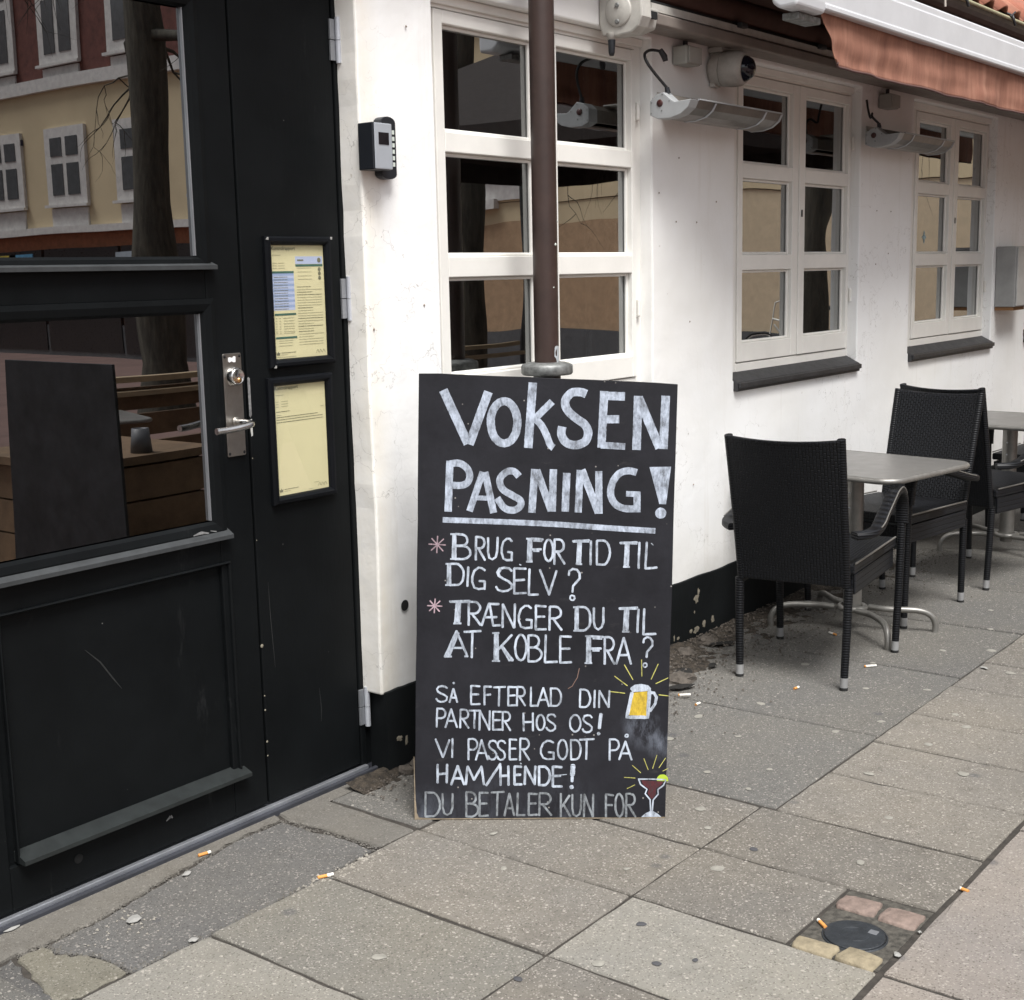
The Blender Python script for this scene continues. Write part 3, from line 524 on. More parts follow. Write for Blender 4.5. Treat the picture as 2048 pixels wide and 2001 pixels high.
# cigarette ends and scraps
def cig(x, y, rz, L, label, filt=0.5, z=0.005, fill=True):
    c = root('cigarette_end', label, 'cigarette end', (x, y, z), rz, 'cigarette ends on the pavement')
    a = L*filt
    part('filter', MB().tube([(-L/2, 0, 0), (-L/2+a, 0, 0)], 0.0042, 10), M_filter, c, local=True)
    if a < L: part('paper', MB().tube([(-L/2+a, 0, 0), (L/2, 0, 0.0005)], [0.0043, 0.0038], 10), M_cigpaper, c, local=True)
cig(2.072, 2.622, -0.25, .034, 'orange filter end lying on the cracked concrete just outside the glazed door', .75)
cig(2.159, 2.275, -0.45, .040, 'orange and white cigarette end on the edge of the dark asphalt patch', .6)
cig(4.886, 2.189, 1.2, .040, 'orange tipped cigarette end under the first table, near the chair leg', .4)
cig(4.549, 1.889, -0.75, .046, 'white cigarette lying in the dark joint in front of the first chair', .12)
cig(4.162, 1.995, -0.2, .026, 'crushed orange and white stub behind the first chair', .6)
cig(2.633, 1.192, 0.9, .036, 'orange filter lying beside the small round iron cover', .8, z=0.002)
cig(2.978, 0.993, 1.3, .022, 'orange filter stub wedged in the wide joint at the kerb slabs', .85, z=0.001)
cig(3.86, 2.265, -0.9, .042, 'white cigarette end in the soil right of the chalkboard', .1, z=.012)
cig(3.82, 2.19, -0.1, .024, 'short white stub at the edge of the soil right of the chalkboard', .1)
cig(1.50, 2.655, 0.3, .03, 'orange cigarette end at the left foot of the door', .8)
def scrap(x, y, s, label, rz=0, ex=1.0, z=0.004):
    vs = []; n = 9
    for j in range(n): t = 2*math.pi*j/n; k = s*(1+rnd.uniform(-.35, .3)); vs.append((math.cos(t)*k*ex, math.sin(t)*k, rnd.uniform(0, .003)))
    vs.append((0, 0, .004)); vs += [(a, b, c_-.0012) for a, b, c_ in vs]
    m = n+1; fs = [(j, (j+1) % n, n) for j in range(n)] + [(m+(j+1) % n, m+j, m+n) for j in range(n)] + [(j, m+j, m+(j+1) % n, (j+1) % n) for j in range(n)]
    t = thing('paper_scrap', MB().add(vs, fs), M_white, label, 'paper scrap', 'scraps of litter on the pavement', local=True); t.location = (x, y, z); t.rotation_euler = (0, 0, rz)
scrap(1.745, 2.475, .013, 'crumpled white scrap on the asphalt in front of the door', .6, 1.5)
scrap(1.973, 2.569, .009, 'grey-white crumb of litter in the crack by the door', .2, 1.4)
scrap(1.762, 2.285, .010, 'rounded pale scrap at the left end of a slab joint', .2, 1.3)
scrap(4.755, 1.545, .010, 'tiny white scrap on the pale slabs in front of the tables', .9, 2.0)
scrap(2.60, 1.004, .007, 'pale wood-like chip beside the front setts of the iron cover', .5, 1.8, 0.0)
scrap(2.722, 1.002, .005, 'small white crumb next to the rear right sett', .5, 1.0, 0.0)
scrap(1.555, 2.668, .011, 'flat white scrap at the end of the metal threshold', .2, 1.8)

# ================================================================== CAFE BUILDING
YW, YF, YG = 2.62, 2.668, 2.690            # wall face, window frame face, glass
bld = root('cafe_building', 'white plastered cafe building with black plinth, three small-paned windows and red tiled eaves', 'building', (0, 2.62, 0))
WIN = [(3.055, 4.236, 3.148, 4.165), (4.848, 6.056, 4.998, 6.010), (6.692, 7.945, 6.880, 7.892), (8.56, 9.79, 8.73, 9.74)]
ZB, ZT = 1.000, 2.250
def grid_wall(xs, zs, hole, y0, y1, wob=True):
    """a wall with real openings: front and back skins plus reveals, face gently uneven"""
    mb = MB(); idx = {}
    def vtx(x, z, back):
        k = (round(x, 4), round(z, 4), back)
        if k not in idx:
            X, Y = x, (y1 if back else y0)
            if wob and not back: Y += 0.0035*mnoise.noise(Vector((x*1.9, z*1.9, 0))) + 0.0012*mnoise.noise(Vector((x*9, z*9, 4)))
            if abs(x-2.742) < 1e-4:
                X += 0.006*mnoise.noise(Vector((0, z*2.2, 9))) + 0.003*mnoise.noise(Vector((0, z*12, 2))) + (0.006 if back else 0) - 0.006*(z-1.2)*(z > 0)*0.5
            idx[k] = len(mb.v); mb.v.append(Vector((X, Y, z)))
        return idx[k]
    nx, nz = len(xs)-1, len(zs)-1
    F = [[not hole((xs[i]+xs[i+1])/2, (zs[j]+zs[j+1])/2) for j in range(nz)] for i in range(nx)]
    def q(*a): mb.f.append(list(a)); mb.sm.append(False)
    for i in range(nx):
        for j in range(nz):
            if not F[i][j]: continue
            x0, x1, z0, z1 = xs[i], xs[i+1], zs[j], zs[j+1]
            q(vtx(x0, z0, 0), vtx(x1, z0, 0), vtx(x1, z1, 0), vtx(x0, z1, 0)); q(vtx(x0, z1, 1), vtx(x1, z1, 1), vtx(x1, z0, 1), vtx(x0, z0, 1))
            if i == 0 or not F[i-1][j]: q(vtx(x0, z0, 0), vtx(x0, z1, 0), vtx(x0, z1, 1), vtx(x0, z0, 1))
            if i == nx-1 or not F[i+1][j]: q(vtx(x1, z0, 1), vtx(x1, z1, 1), vtx(x1, z1, 0), vtx(x1, z0, 0))
            if j == 0 or not F[i][j-1]: q(vtx(x0, z0, 1), vtx(x1, z0, 1), vtx(x1, z0, 0), vtx(x0, z0, 0))
            if j == nz-1 or not F[i][j+1]: q(vtx(x0, z1, 0), vtx(x1, z1, 0), vtx(x1, z1, 1), vtx(x0, z1, 1))
    return mb
def span(a, b, st): n = max(1, round((b-a)/st)); return [a+(b-a)*i/n for i in range(n+1)]
xs = [2.742]
for a, b, _, _ in WIN: xs += span(xs[-1], a, 0.07)[1:]; xs += span(a, b, 0.15)[1:]
xs += span(xs[-1], 12.2, 0.25)[1:]
zs = span(0.243, ZB, 0.07) + span(ZB, ZT, 0.07)[1:] + span(ZT, 2.66, 0.1)[1:]
def hole(x, z): return ZB < z < ZT and any(a < x < b for a, b, _, _ in WIN)
part('wall', grid_wall(xs, zs, hole, YW, 2.92), M_plaster, bld, bevel=0.006, seg=2, angle=50)
part('wall', grid_wall([-6, 0.2, 1.372], [0.243, 1.2, 2.66], lambda x, z: False, YW, 2.92, False), M_plaster, bld, bevel=0.006)
part('wall', MB().box(1.374, 2.742, YW+.004, 2.92, 2.36, 2.658), M_plaster, bld)
# plinth, a little proud, with a ragged painted upper edge and flaked patches
mb = MB(); top = []; bot = []; n = 170
for i in range(n+1):
    x = 2.752 + (12.2-2.752)*(i/n)**1.35; top.append((x, 0.250 + 0.006*mnoise.noise(Vector((x*5, 0, 0))) + 0.004*mnoise.noise(Vector((x*23, 0, 7)))))
vs = [(x, 2.611, -0.05) for x, _ in top] + [(x, 2.611, z) for x, z in top] + [(x, 2.6185, z+0.002) for x, z in top]
m = n+1; fs = [(i, i+1, m+i+1, m+i) for i in range(n)] + [(m+i, m+i+1, 2*m+i+1, 2*m+i) for i in range(n)]
mb.add(vs, fs); mb.add([(2.752, 2.611, -0.05), (2.752, 2.611, 0.250), (2.772, 2.70, 0.250), (2.772, 2.70, -0.05)], [(0, 1, 2, 3)])
part('plinth', mb, M_plinth, bld)
part('plinth', MB().box(2.7725, 12.2, 2.6225, 2.92, -0.05, 0.242), M_plinth, bld); part('plinth', MB().box(-6, 1.372, 2.611, 2.92, -0.05, 0.242), M_plinth, bld)
def flake(cx, cz, rx, rz, seed, y=2.6095):
    rr = random.Random(seed); n = 14; vs = []
    for j in range(n):
        t = 2*math.pi*j/n; k = 1+rr.uniform(-.35, .3); vs.append((cx+math.cos(t)*rx*k, y, cz+math.sin(t)*rz*k))
    vs.append((cx, y-.0012, cz)); return vs, [((j+1) % n, j, n) for j in range(n)]
M_flake = simple('bare_render_patch', (0.24, 0.215, 0.165), 0.85, var=0.35, vs=60)
for cx, cz, rx, rz, sd_ in ((4.54, .163, .020, .017, 1), (4.556, .188, .008, .015, 2), (4.525, .112, .005, .006, 3), (4.50, .040, .012, .010, 4), (4.54, .036, .022, .012, 5), (4.60, .050, .012, .016, 6), (4.67, .052, .014, .018, 7), (4.40, .034, .010, .007, 8), (4.37, .040, .005, .014, 9), (2.80, .10, .014, .008, 10), (2.83, .085, .006, .016, 11), (5.4, .12, .02, .015, 12)):
    v_, f_ = flake(cx, cz, rx, rz, sd_); part('paint_flake', MB().add(v_, f_), M_flake, bld)
part('drain_hole', MB().lathe([(0.0, -0.001), (0.0150, -0.0015), (0.0165, -0.0012)], (2.850, YW-.003, 0.492), 'y', 16), M_gap, bld)
M_nail = simple('wall_dirt', (0.25, 0.2, 0.16), 0.8)
for x, z in ((4.42, 1.85), (4.40, 1.62), (4.55, 1.62), (4.7, 1.7), (6.25, 1.7), (6.42, 1.7), (6.4, 1.5), (6.25, 1.45), (2.98, 1.36), (2.94, 2.13), (4.28, 1.72), (4.5, 1.25), (4.38, .66), (4.53, .62), (2.765, 1.30), (3.0, 1.08)):
    part('wall_mark', MB().lathe([(0.0, -0.0018), (0.0018, -0.0015), (0.0036, 0.001)], (x, YW-.003, z), 'y', 8), M_nail, bld)

# -------- windows: frame, two casements of three panes, hinges, sill
def window(a, b, g0, g1):
    gm0, gm1 = g0+0.447, g0+0.567; ga, gb = g0, g1
    f = MB()
    zt_ = 2.212; yb = 2.735
    f.box(a, ga-0.042, YF, yb, ZB+0.02, ZT); f.box(gb+0.030, b, YF, yb, ZB+0.02, ZT)           # side posts
    f.box(ga-0.0422, gb+0.0302, YF-0.001, yb, zt_, ZT); f.box(ga-0.0422, gb+0.0302, YF-0.001, yb, ZB+0.02, 1.060)
    f.box(a+.0005, b-.0005, YF-.012, YF-.0015, 2.222, ZT-.001)
    w_ = part('window', f, M_winpaint, bld, bevel=0.004)
    part('shadow_gap', MB().box(a+.02, b-.02, YF+0.012, yb-.002, 1.058, zt_+.006), M_gap, w_) if False else None
    rows = [(1.140, 1.437), (1.500, 1.805), (1.864, 2.170)]
    for k, (s0, s1, p0, p1) in enumerate(((ga-0.0395, gm0+0.0575, ga, gm0), (gm1-0.0580, gb+0.0275, gm1, gb))):
        s = MB(); y0, y1 = YF-0.006-(0.002 if k else 0), 2.715
        s.box(s0, p0, y0, y1, 1.0635, 2.2085); s.box(p1, s1, y0, y1, 1.0635, 2.2085)
        s.box(p0, p1, y0+.0005, y1, 1.0635, 1.140); s.box(p0, p1, y0+.0005, y1, 2.170, 2.2085)
        for (zb_, zt2), (zb2, _) in zip(rows[:-1], rows[1:]): s.box(p0, p1, y0+.0005, y1, zt2, zb2)
        part('casement', s, M_winpaint, w_, bevel=0.003)
        bd = MB()                                                       # glazing beads round every pane
        for zb_, zt2 in rows:
            q = 0.011; yb0, yb1 = YG-0.012, YG-0.0005
            for (xa, xb, za, zb2) in ((p0, p0+q, zb_, zt2), (p1-q, p1, zb_, zt2), (p0+q, p1-q, zb_, zb_+q), (p0+q, p1-q, zt2-q, zt2)):
                bd.box(xa+.0003, xb-.0003, yb0, yb1, za+.0003, zb2-.0003)
        part('glazing_bead', bd, M_winpaint, w_, bevel=0.003, seg=1)
        for zb_, zt2 in rows: part('window_pane', MB().box(p0-.004, p1+.004, YG, YG+.004, zb_-.004, zt2+.004), M_glass, w_)
        inn = MB()                                                       # inner casement behind the outer one
        for xa in (p0-.01, p1-.03): inn.box(xa, xa+.045, 2.79, 2.82, 1.07, 2.2)
        inn.box(p0+.036, p1-.031, 2.79, 2.82, 1.07, 1.12); part('inner_casement', inn, M_inner2, w_)
    for z in (1.28, 1.97):
        part('hinge', MB().box(gb+0.030, gb+0.048, YF-.014, YF-.001, z, z+.062).tube([(gb+.033, YF-.014, z+.004), (gb+.033, YF-.014, z+.058)], .0065, 8), M_winpaint, w_, bevel=0.001)
        part('hinge', MB().box(a+.004, a+.02, YF-.014, YF-.001, z, z+.062), M_winpaint, w_, bevel=0.001)
    part('window_catch', MB().box(gm1-.040, gm1-.028, YF-.012, YF-.009, 1.66, 1.69), M_inner2, w_, bevel=0.002)
    s = MB(); s.add([(a+.003, 2.60, .955), (b-.003, 2.60, .955), (b-.003, 2.60, .992), (a+.003, 2.60, .992), (a+.003, 2.675, 1.030), (b-.003, 2.675, 1.030), (b-.003, 2.675, .955), (a+.003, 2.675, .955)],
                     [(0, 1, 2, 3), (3, 2, 5, 4), (0, 7, 6, 1), (0, 3, 4, 7), (1, 6, 5, 2), (7, 4, 5, 6)])
    s.box(a+.006, b-.006, 2.589, 2.5995, .968, .990)
    part('sill', s, M_sill, w_, bevel=0.004)
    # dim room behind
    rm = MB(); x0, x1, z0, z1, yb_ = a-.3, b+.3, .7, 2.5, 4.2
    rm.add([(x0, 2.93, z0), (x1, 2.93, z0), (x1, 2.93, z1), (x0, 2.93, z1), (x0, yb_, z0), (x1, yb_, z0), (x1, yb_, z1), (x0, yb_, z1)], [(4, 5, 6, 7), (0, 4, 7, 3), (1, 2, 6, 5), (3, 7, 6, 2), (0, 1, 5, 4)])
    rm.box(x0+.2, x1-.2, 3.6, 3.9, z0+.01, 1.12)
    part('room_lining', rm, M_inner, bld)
    return w_
M_inner2 = simple('inner_paint', (0.05, 0.047, 0.044), 0.6)
for i, (a, b, g0, g1) in enumerate(WIN):
    w_ = window(a, b, g0, g1)
w3 = [o for o in bld.children if o.name.startswith('window')]
# a sheet of grey card stands behind the low right pane of the third window
part('grey_card', MB().box(7.42, 7.90, 2.745, 2.750, 1.17, 1.46), simple('grey_card', (0.10, 0.11, 0.125), 0.8), bld)
part('star_sticker', MB().prism([(7.05+.028*math.cos(t)*(1 if k % 2 == 0 else .45), 1.585+.033*math.sin(t)*(1 if k % 2 == 0 else .45)) for k, t in enumerate([i*math.pi/4 for i in range(8)])], 'y', 2.6880, 2.6895), simple('pale_sticker', (0.30, 0.42, 0.46), 0.6), bld)

# -------- the entrance: black frame, glazed leaf, narrow leaf
YD = 2.70
fr = MB().box(2.7285, 2.748, YD-.004, 2.80, -.01, 2.30).box(2.748, 2.775, YD+.001, 2.80, -.01, 2.30)
fr.box(1.376, 1.497, YD-.004, 2.80, -.01, 2.30).box(1.376, 2.775, YD-.004, 2.80, 2.302, 2.358)
part('door_frame', fr, M_door, bld, bevel=0.003)
part('door_stop', MB().box(1.497, 2.7285, YD+.055, 2.86, 0.005, 2.301), M_gap, bld) if False else None
# threshold
th = MB().box(1.376, 2.7725, 2.668, 2.683, -0.03, 0.012); part('threshold', th, M_bluegrey, bld, bevel=0.003)
part('threshold_strip', MB().box(1.376, 2.742, 2.6835, 2.6985, 0.000, 0.021), M_alu, bld, bevel=0.002)
part('threshold', MB().box(1.376, 2.80, 2.6995, 2.95, -0.03, 0.016), M_bluegrey, bld)
# glazed leaf
leaf = root('door', None, None, (1.50, YD, 0)); leaf.parent = bld; leaf.location = (1.50, YD-2.62, 0)
x0, x1 = 1.502, 2.3605; gx0, gx1 = 1.604, 2.225
def leafbox(mb, *a): mb.box(*a); return mb
b_ = MB().box(gx1+.022, x1, YD, YD+.045, .024, 2.298).box(x0, gx0-.022, YD, YD+.045, .024, 2.298)
b_.box(gx0-.022, gx1+.022, YD+.0004, YD+.045, 2.115, 2.298).box(gx0-.022, gx1+.022, YD+.0004, YD+.045, 1.398, 1.475)
b_.box(gx0-.022, gx1+.022, YD+.0004, YD+.045, .712, .795).box(gx0-.022, gx1+.022, YD+.0004, YD+.045, .024, .130)
part('door_leaf', b_, M_door, leaf, bevel=0.003)
part('lower_panel', MB().box(gx0-.022, gx1+.022, YD+.014, YD+.034, .130, .712), M_door, leaf)
def moulding(xa, xb, za, zb, wd, name='moulding'):
    m_ = MB(); pr = [(0, 0), (wd, 0), (wd*.8, .010), (wd*.35, .014), (0, .012)]     # stepped ovolo, towards the opening it sinks
    for (p, q, nx, nz) in (((xa, za), (xb, za), 0, 1), ((xb, za), (xb, zb), -1, 0), ((xb, zb), (xa, zb), 0, -1), ((xa, zb), (xa, za), 1, 0)):
        vs = []
        for d, hgt in pr:
            # mitred ends
            sx = 1 if q[0] > p[0] else (-1 if q[0] < p[0] else 0); sz = 1 if q[1] > p[1] else (-1 if q[1] < p[1] else 0)
            vs.append((p[0]+nx*d+sx*d, YD-hgt+.004, p[1]+nz*d+sz*d)); vs.append((q[0]+nx*d-sx*d, YD-hgt+.004, q[1]+nz*d-sz*d))
        k = len(pr); fs = [(2*i, 2*i+1, 2*((i+1) % k)+1, 2*((i+1) % k)) for i in range(k)]
        m_.add(vs, fs)
    return part(name, m_, M_door, leaf)
moulding(gx0-.036, gx1+.036, 1.470, 2.130, .034); moulding(gx0-.038, gx1+.040, .796, 1.400, .038)
moulding(gx0-.004, gx1+.046, .136, .722, .008)
for za, zb in ((1.496, 2.10), (.826, 1.378)):
    part('glass_pane', MB().box(gx0-.004, gx1+.004, YD+.012, YD+.018, za, zb), M_doorglass, leaf)
    part('glazing_strip', MB().box(gx1-.003, gx1+.0005, YD+.003, YD+.0118, za+.01, zb-.002), M_galv, leaf)
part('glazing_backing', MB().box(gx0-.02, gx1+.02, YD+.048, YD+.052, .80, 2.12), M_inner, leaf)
M_ledge = simple('worn_grey_paint', (0.034, 0.037, 0.039), 0.55, var=0.25, vs=20)
def ledge(x0_, x1_, z0_, z1_, out, name, mat):
    mb = MB().add([(x0_, YD+.012, z1_), (x1_, YD+.012, z1_), (x1_, YD-out, z0_+.010), (x0_, YD-out, z0_+.010), (x0_, YD-out, z0_), (x1_, YD-out, z0_), (x1_, YD+.012, z0_), (x0_, YD+.012, z0_)], [(0, 3, 2, 1), (3, 4, 5, 2), (4, 7, 6, 5), (0, 7, 4, 3), (1, 2, 5, 6)])
    return part(name, mb, mat, leaf)
ledge(gx0-.04, gx1+.046, .786, .818, .026, 'glazing_ledge', M_ledge); ledge(gx0-.04, gx1+.046, 1.472, 1.494, .022, 'glazing_ledge', M_ledge)
ledge(gx0-.002, gx1+.058, .136, .162, .032, 'weather_bar', simple('worn_black_paint', (0.014, 0.017, 0.017), .5, var=.3, vs=20))
part('screw_hole', MB().lathe([(0, -.0005), (.011, -.0008), (.012, 0)], (1.76, YD-.001, .088), 'y', 14), M_gap, leaf)
# scrapes on the lower panel and at the sill
M_scrape = simple('pale_scrape', (0.018, 0.019, 0.019), .6, var=.5, vs=80); M_scr2 = simple('white_scrape', (0.20, 0.20, 0.20), .7, var=.4, vs=90)
def streak(path, wd, mat, y, par, name='scrape'):
    mb = MB(); path = [Vector(p) for p in path]
    for i in range(len(path)-1):
        a_, b2 = path[i], path[i+1]; d = (b2-a_).normalized(); nn = Vector((-d.y, d.x)); wa = wd*(0.3+0.7*math.sin(math.pi*i/(len(path)-1)))/2; wb = wd*(0.3+0.7*math.sin(math.pi*(i+1)/(len(path)-1)))/2
        mb.add([(a_.x-nn.x*wa, y, a_.y-nn.y*wa), (b2.x-nn.x*wb, y, b2.y-nn.y*wb), (b2.x+nn.x*wb, y, b2.y+nn.y*wb), (a_.x+nn.x*wa, y, a_.y+nn.y*wa)], [(0, 1, 2, 3)])
    return part(name, mb, mat, par)
streak([(1.83, .585), (1.87, .545), (1.90, .50), (1.925, .465)], .004, M_scrape, YD+.0132, leaf)
streak([(2.14, .813), (2.165, .8165), (2.19, .812)], .008, M_scr2, YD-.0265, leaf); streak([(2.195, .817), (2.215, .812)], .007, M_scr2, YD-.0265, leaf)
streak([(2.02, .092), (2.034, .10), (2.04, .094)], .008, M_scr2, YD-.0008, leaf)
# lock plate and lever
pl = MB().prism([(2.285, .996), (2.288, .993), (2.343, .993), (2.346, .996), (2.346, 1.256), (2.343, 1.259), (2.288, 1.259), (2.285, 1.256)], 'y', YD-.0045, YD-.0005)
hp = part('lock_plate', pl, M_steel, leaf, bevel=.001)
for x, z in ((2.291, 1.251), (2.340, 1.251), (2.291, 1.001), (2.340, 1.001)): part('screw', MB().lathe([(0, -.0015), (.0035, -.001), (.004, .0)], (x, YD-.0048, z), 'y', 10), M_gap, hp)
part('lock_cylinder', MB().lathe([(.0255, 0), (.0255, -.004), (.0225, -.016), (.020, -.020), (.0185, -.021), (.0175, -.0195), (0, -.0195)], (2.316, YD-.005, 1.200), 'y', 28), M_polished, leaf)
part('key_core', MB().lathe([(.007, 0), (.0065, -.0215), (0, -.022)], (2.3195, YD-.005, 1.1905), 'y', 14), M_brass, leaf)
part('lock_sticker', MB().prism([(2.302, 1.238), (2.305, 1.236), (2.312, 1.239), (2.318, 1.236), (2.325, 1.236), (2.326, 1.250), (2.322, 1.251), (2.314, 1.246), (2.309, 1.249), (2.302, 1.248)], 'y', YD-.0062, YD-.0048), simple('white_sticker', (.8, .8, .8), .5), leaf)
hp_ = smooth_path([(2.318, YD-.004, 1.082), (2.318, YD-.03, 1.082), (2.322, YD-.052, 1.081), (2.312, YD-.068, 1.079), (2.285, YD-.070, 1.076), (2.24, YD-.064, 1.072), (2.205, YD-.060, 1.071)], 6)
part('handle', MB().tube(hp_, .0088, 14), M_polished, leaf); part('handle_rose', MB().lathe([(.0135, 0), (.0135, -.003), (.011, -.005), (0, -.005)], (2.318, YD-.005, 1.082), 'y', 20), M_steel, leaf)
# narrow leaf
leaf2 = root('door', None, None, (2.366, YD, 0)); leaf2.parent = bld; leaf2.location = (2.366, YD-2.62, 0)
part('door_leaf', MB().box(2.3665, 2.7240, YD-.001, YD+.044, .026, 2.298), M_door, leaf2, bevel=0.003)
part('edge_gap', MB().box(2.3607, 2.3663, YD+.022, YD+.060, .024, 2.30), M_gap, leaf2)
M_worn = simple('bare_metal_worn', (.30, .30, .30), .5, metal=.5, var=.5, vs=90)
part('strike_plate', MB().prism([(2.3655, 1.190), (2.3690, 1.194), (2.3735, 1.190), (2.3740, 1.095), (2.3700, 1.088), (2.3660, 1.092)], 'y', YD-.0022, YD-.0012), M_worn, leaf2)
part('strike_plate', MB().prism([(2.3655, 1.082), (2.3740, 1.084), (2.3745, 1.040), (2.3690, 1.038)], 'y', YD-.0022, YD-.0012), simple('worn_pale', (.42, .42, .4), .6, var=.5, vs=90), leaf2)
for x0_, zt_, zb_ in ((2.726, 2.138, 2.018), (2.730, 1.447, 1.325), (2.735, .258, .138)):
    hg = root('hinge', None, None); hg.parent = leaf2
    mb = MB().box(x0_-.010, x0_+.008, YD-.008, YD-.0012, (zt_+zb_)/2+.001, zt_-.006).box(x0_-.010, x0_+.008, YD-.008, YD-.0012, zb_+.006, (zt_+zb_)/2-.001)
    o = part('hinge', mb, M_galv, leaf2, bevel=.001)
    mb = MB().tube([(x0_+.016, YD-.012, zb_), (x0_+.016, YD-.012, (zt_+zb_)/2-.0008)], .0085, 14).tube([(x0_+.016, YD-.012, (zt_+zb_)/2+.0008), (x0_+.016, YD-.012, zt_)], .0085, 14)
    part('hinge_barrel', mb, M_hinge, o); bpy.data.objects.remove(hg)
streak([(2.4, .64), (2.402, .55), (2.406, .47), (2.41, .40)], .0025, M_scrape, YD-.0022, leaf2); streak([(2.57, .30), (2.575, .24), (2.572, .2)], .003, M_scrape, YD-.0022, leaf2)
for z in [.25+.02*i for i in range(0)]: pass
M_M = simple('cream_undercoat', (.22, .20, .15), .7)
for x, z, r_ in ((2.3655, .47, .0045), (2.3655, .33, .002), (2.3650, .29, .0025), (2.3660, .20, .003), (2.3652, .16, .002), (2.3665, .76, .0015), (2.3675, .98, .0015)):
    part('paint_chip', MB().lathe([(0, -.0008), (r_, -.0006), (r_*1.2, .0)], (x+.002, YD-.0012, z), 'y', 7), M_M, leaf2)

# -------- eaves: fascia, gutter, roof of clay pantiles
part('fascia', MB().box(-6, 12.2, 2.50, 2.6195, 2.45, 2.63), M_gutter, bld)
gm = MB(); pr = []
for k in range(9): t = math.pi*(1+k/8); pr.append((2.465+.058*math.cos(t), 2.69+.058*math.sin(t)))
pr2 = [(2.465+.0555*math.cos(math.pi*(1+k/8)), 2.69+.0555*math.sin(math.pi*(1+k/8))) for k in range(8, -1, -1)]
gm.prism(pr+pr2, 'x', 3.9, 12.2); part('gutter', gm, M_gutter, bld)
part('gutter_rim', MB().tube([(3.9, 2.405, 2.695), (12.2, 2.405, 2.695)], .0095, 8), M_rim, bld)
for x in (6.72, 7.42, 8.1, 5.9): part('gutter_clip', MB().tube(smooth_path([(x, 2.52, 2.72), (x, 2.46, 2.735), (x, 2.40, 2.712), (x-.01, 2.385, 2.69), (x+.005, 2.38, 2.66)], 4), .007, 6).tube([(x-.03, 2.395, 2.70), (x+.03, 2.39, 2.73)], .005, 6), M_sill, bld)
part('cable', MB().tube(smooth_path([(6.35, 2.50, 2.80), (6.40, 2.42, 2.76), (6.42, 2.39, 2.70), (6.43, 2.385, 2.62)], 5), .006, 6), simple('pale_cable', (.5, .45, .4), .6), bld)
roof = part('roof', MB().add([(-6, 2.44, 2.700), (12.2, 2.44, 2.700), (12.2, 5.2, 5.0), (-6, 5.2, 5.0), (-6, 2.44, 2.66), (12.2, 2.44, 2.66), (12.2, 5.2, 4.9), (-6, 5.2, 4.9)], [(0, 1, 2, 3), (4, 7, 6, 5), (0, 4, 5, 1), (1, 5, 6, 2), (2, 6, 7, 3), (3, 7, 4, 0)]), M_gutter, bld)
sl = math.atan2(2.3, 2.76)
tp = MB(); ns = 10; wv = []
for k in range(ns+1):
    u = k/ns; wv.append((u*.225-.01, .038*math.sin(math.pi*min(1, u/.62)) if u < .62 else -.006*math.sin(math.pi*(u-.62)/.38)+.0))
vs = [(x, 0, z) for x, z in wv] + [(x, .36, z+.004) for x, z in wv] + [(x, 0, z-.014) for x, z in wv] + [(x, .36, z-.010) for x, z in wv]; m = ns+1
fs = [(i, i+1, m+i+1, m+i) for i in range(ns)] + [(2*m+i, 3*m+i, 3*m+i+1, 2*m+i+1) for i in range(ns)] + [(i, 2*m+i, 2*m+i+1, i+1) for i in range(ns)] + [(m+i, m+i+1, 3*m+i+1, 3*m+i) for i in range(ns)]
tp.add(vs, fs, True)
tme = None; big = MB()
for r_ in range(8):
    for c_ in range(16):
        x = 5.6 + c_*.212 if r_ < 8 else 0
        M = Matrix.Translation((x + random.uniform(-.004, .004), 2.425 + r_*.31*math.cos(sl), 2.725 + r_*.31*math.sin(sl))) @ Matrix.Rotation(sl, 4, 'X') @ Matrix.Rotation(random.uniform(-.012, .012), 4, 'Z')
        if tme is None:
            o = part('roof_tile', tp, M_tile, roof, local=True); tme = o.data
        else:
            o = bpy.data.objects.new('roof_tile', tme); COL.objects.link(o); o.parent = roof
        o.matrix_local = Matrix.Translation(-offset(roof)) @ M
for r_ in range(8):
    for c_ in range(-52, 31):
        if 0 <= c_ < 16: continue
        x = 5.6 + c_*.212
        M = Matrix.Translation((x, 2.425 + r_*.31*math.cos(sl), 2.725 + r_*.31*math.sin(sl))) @ Matrix.Rotation(sl, 4, 'X')
        big.add([M @ v for v in tp.v], tp.f[:10], True)
part('roof_tiling', big, M_tile, roof, kind='stuff')

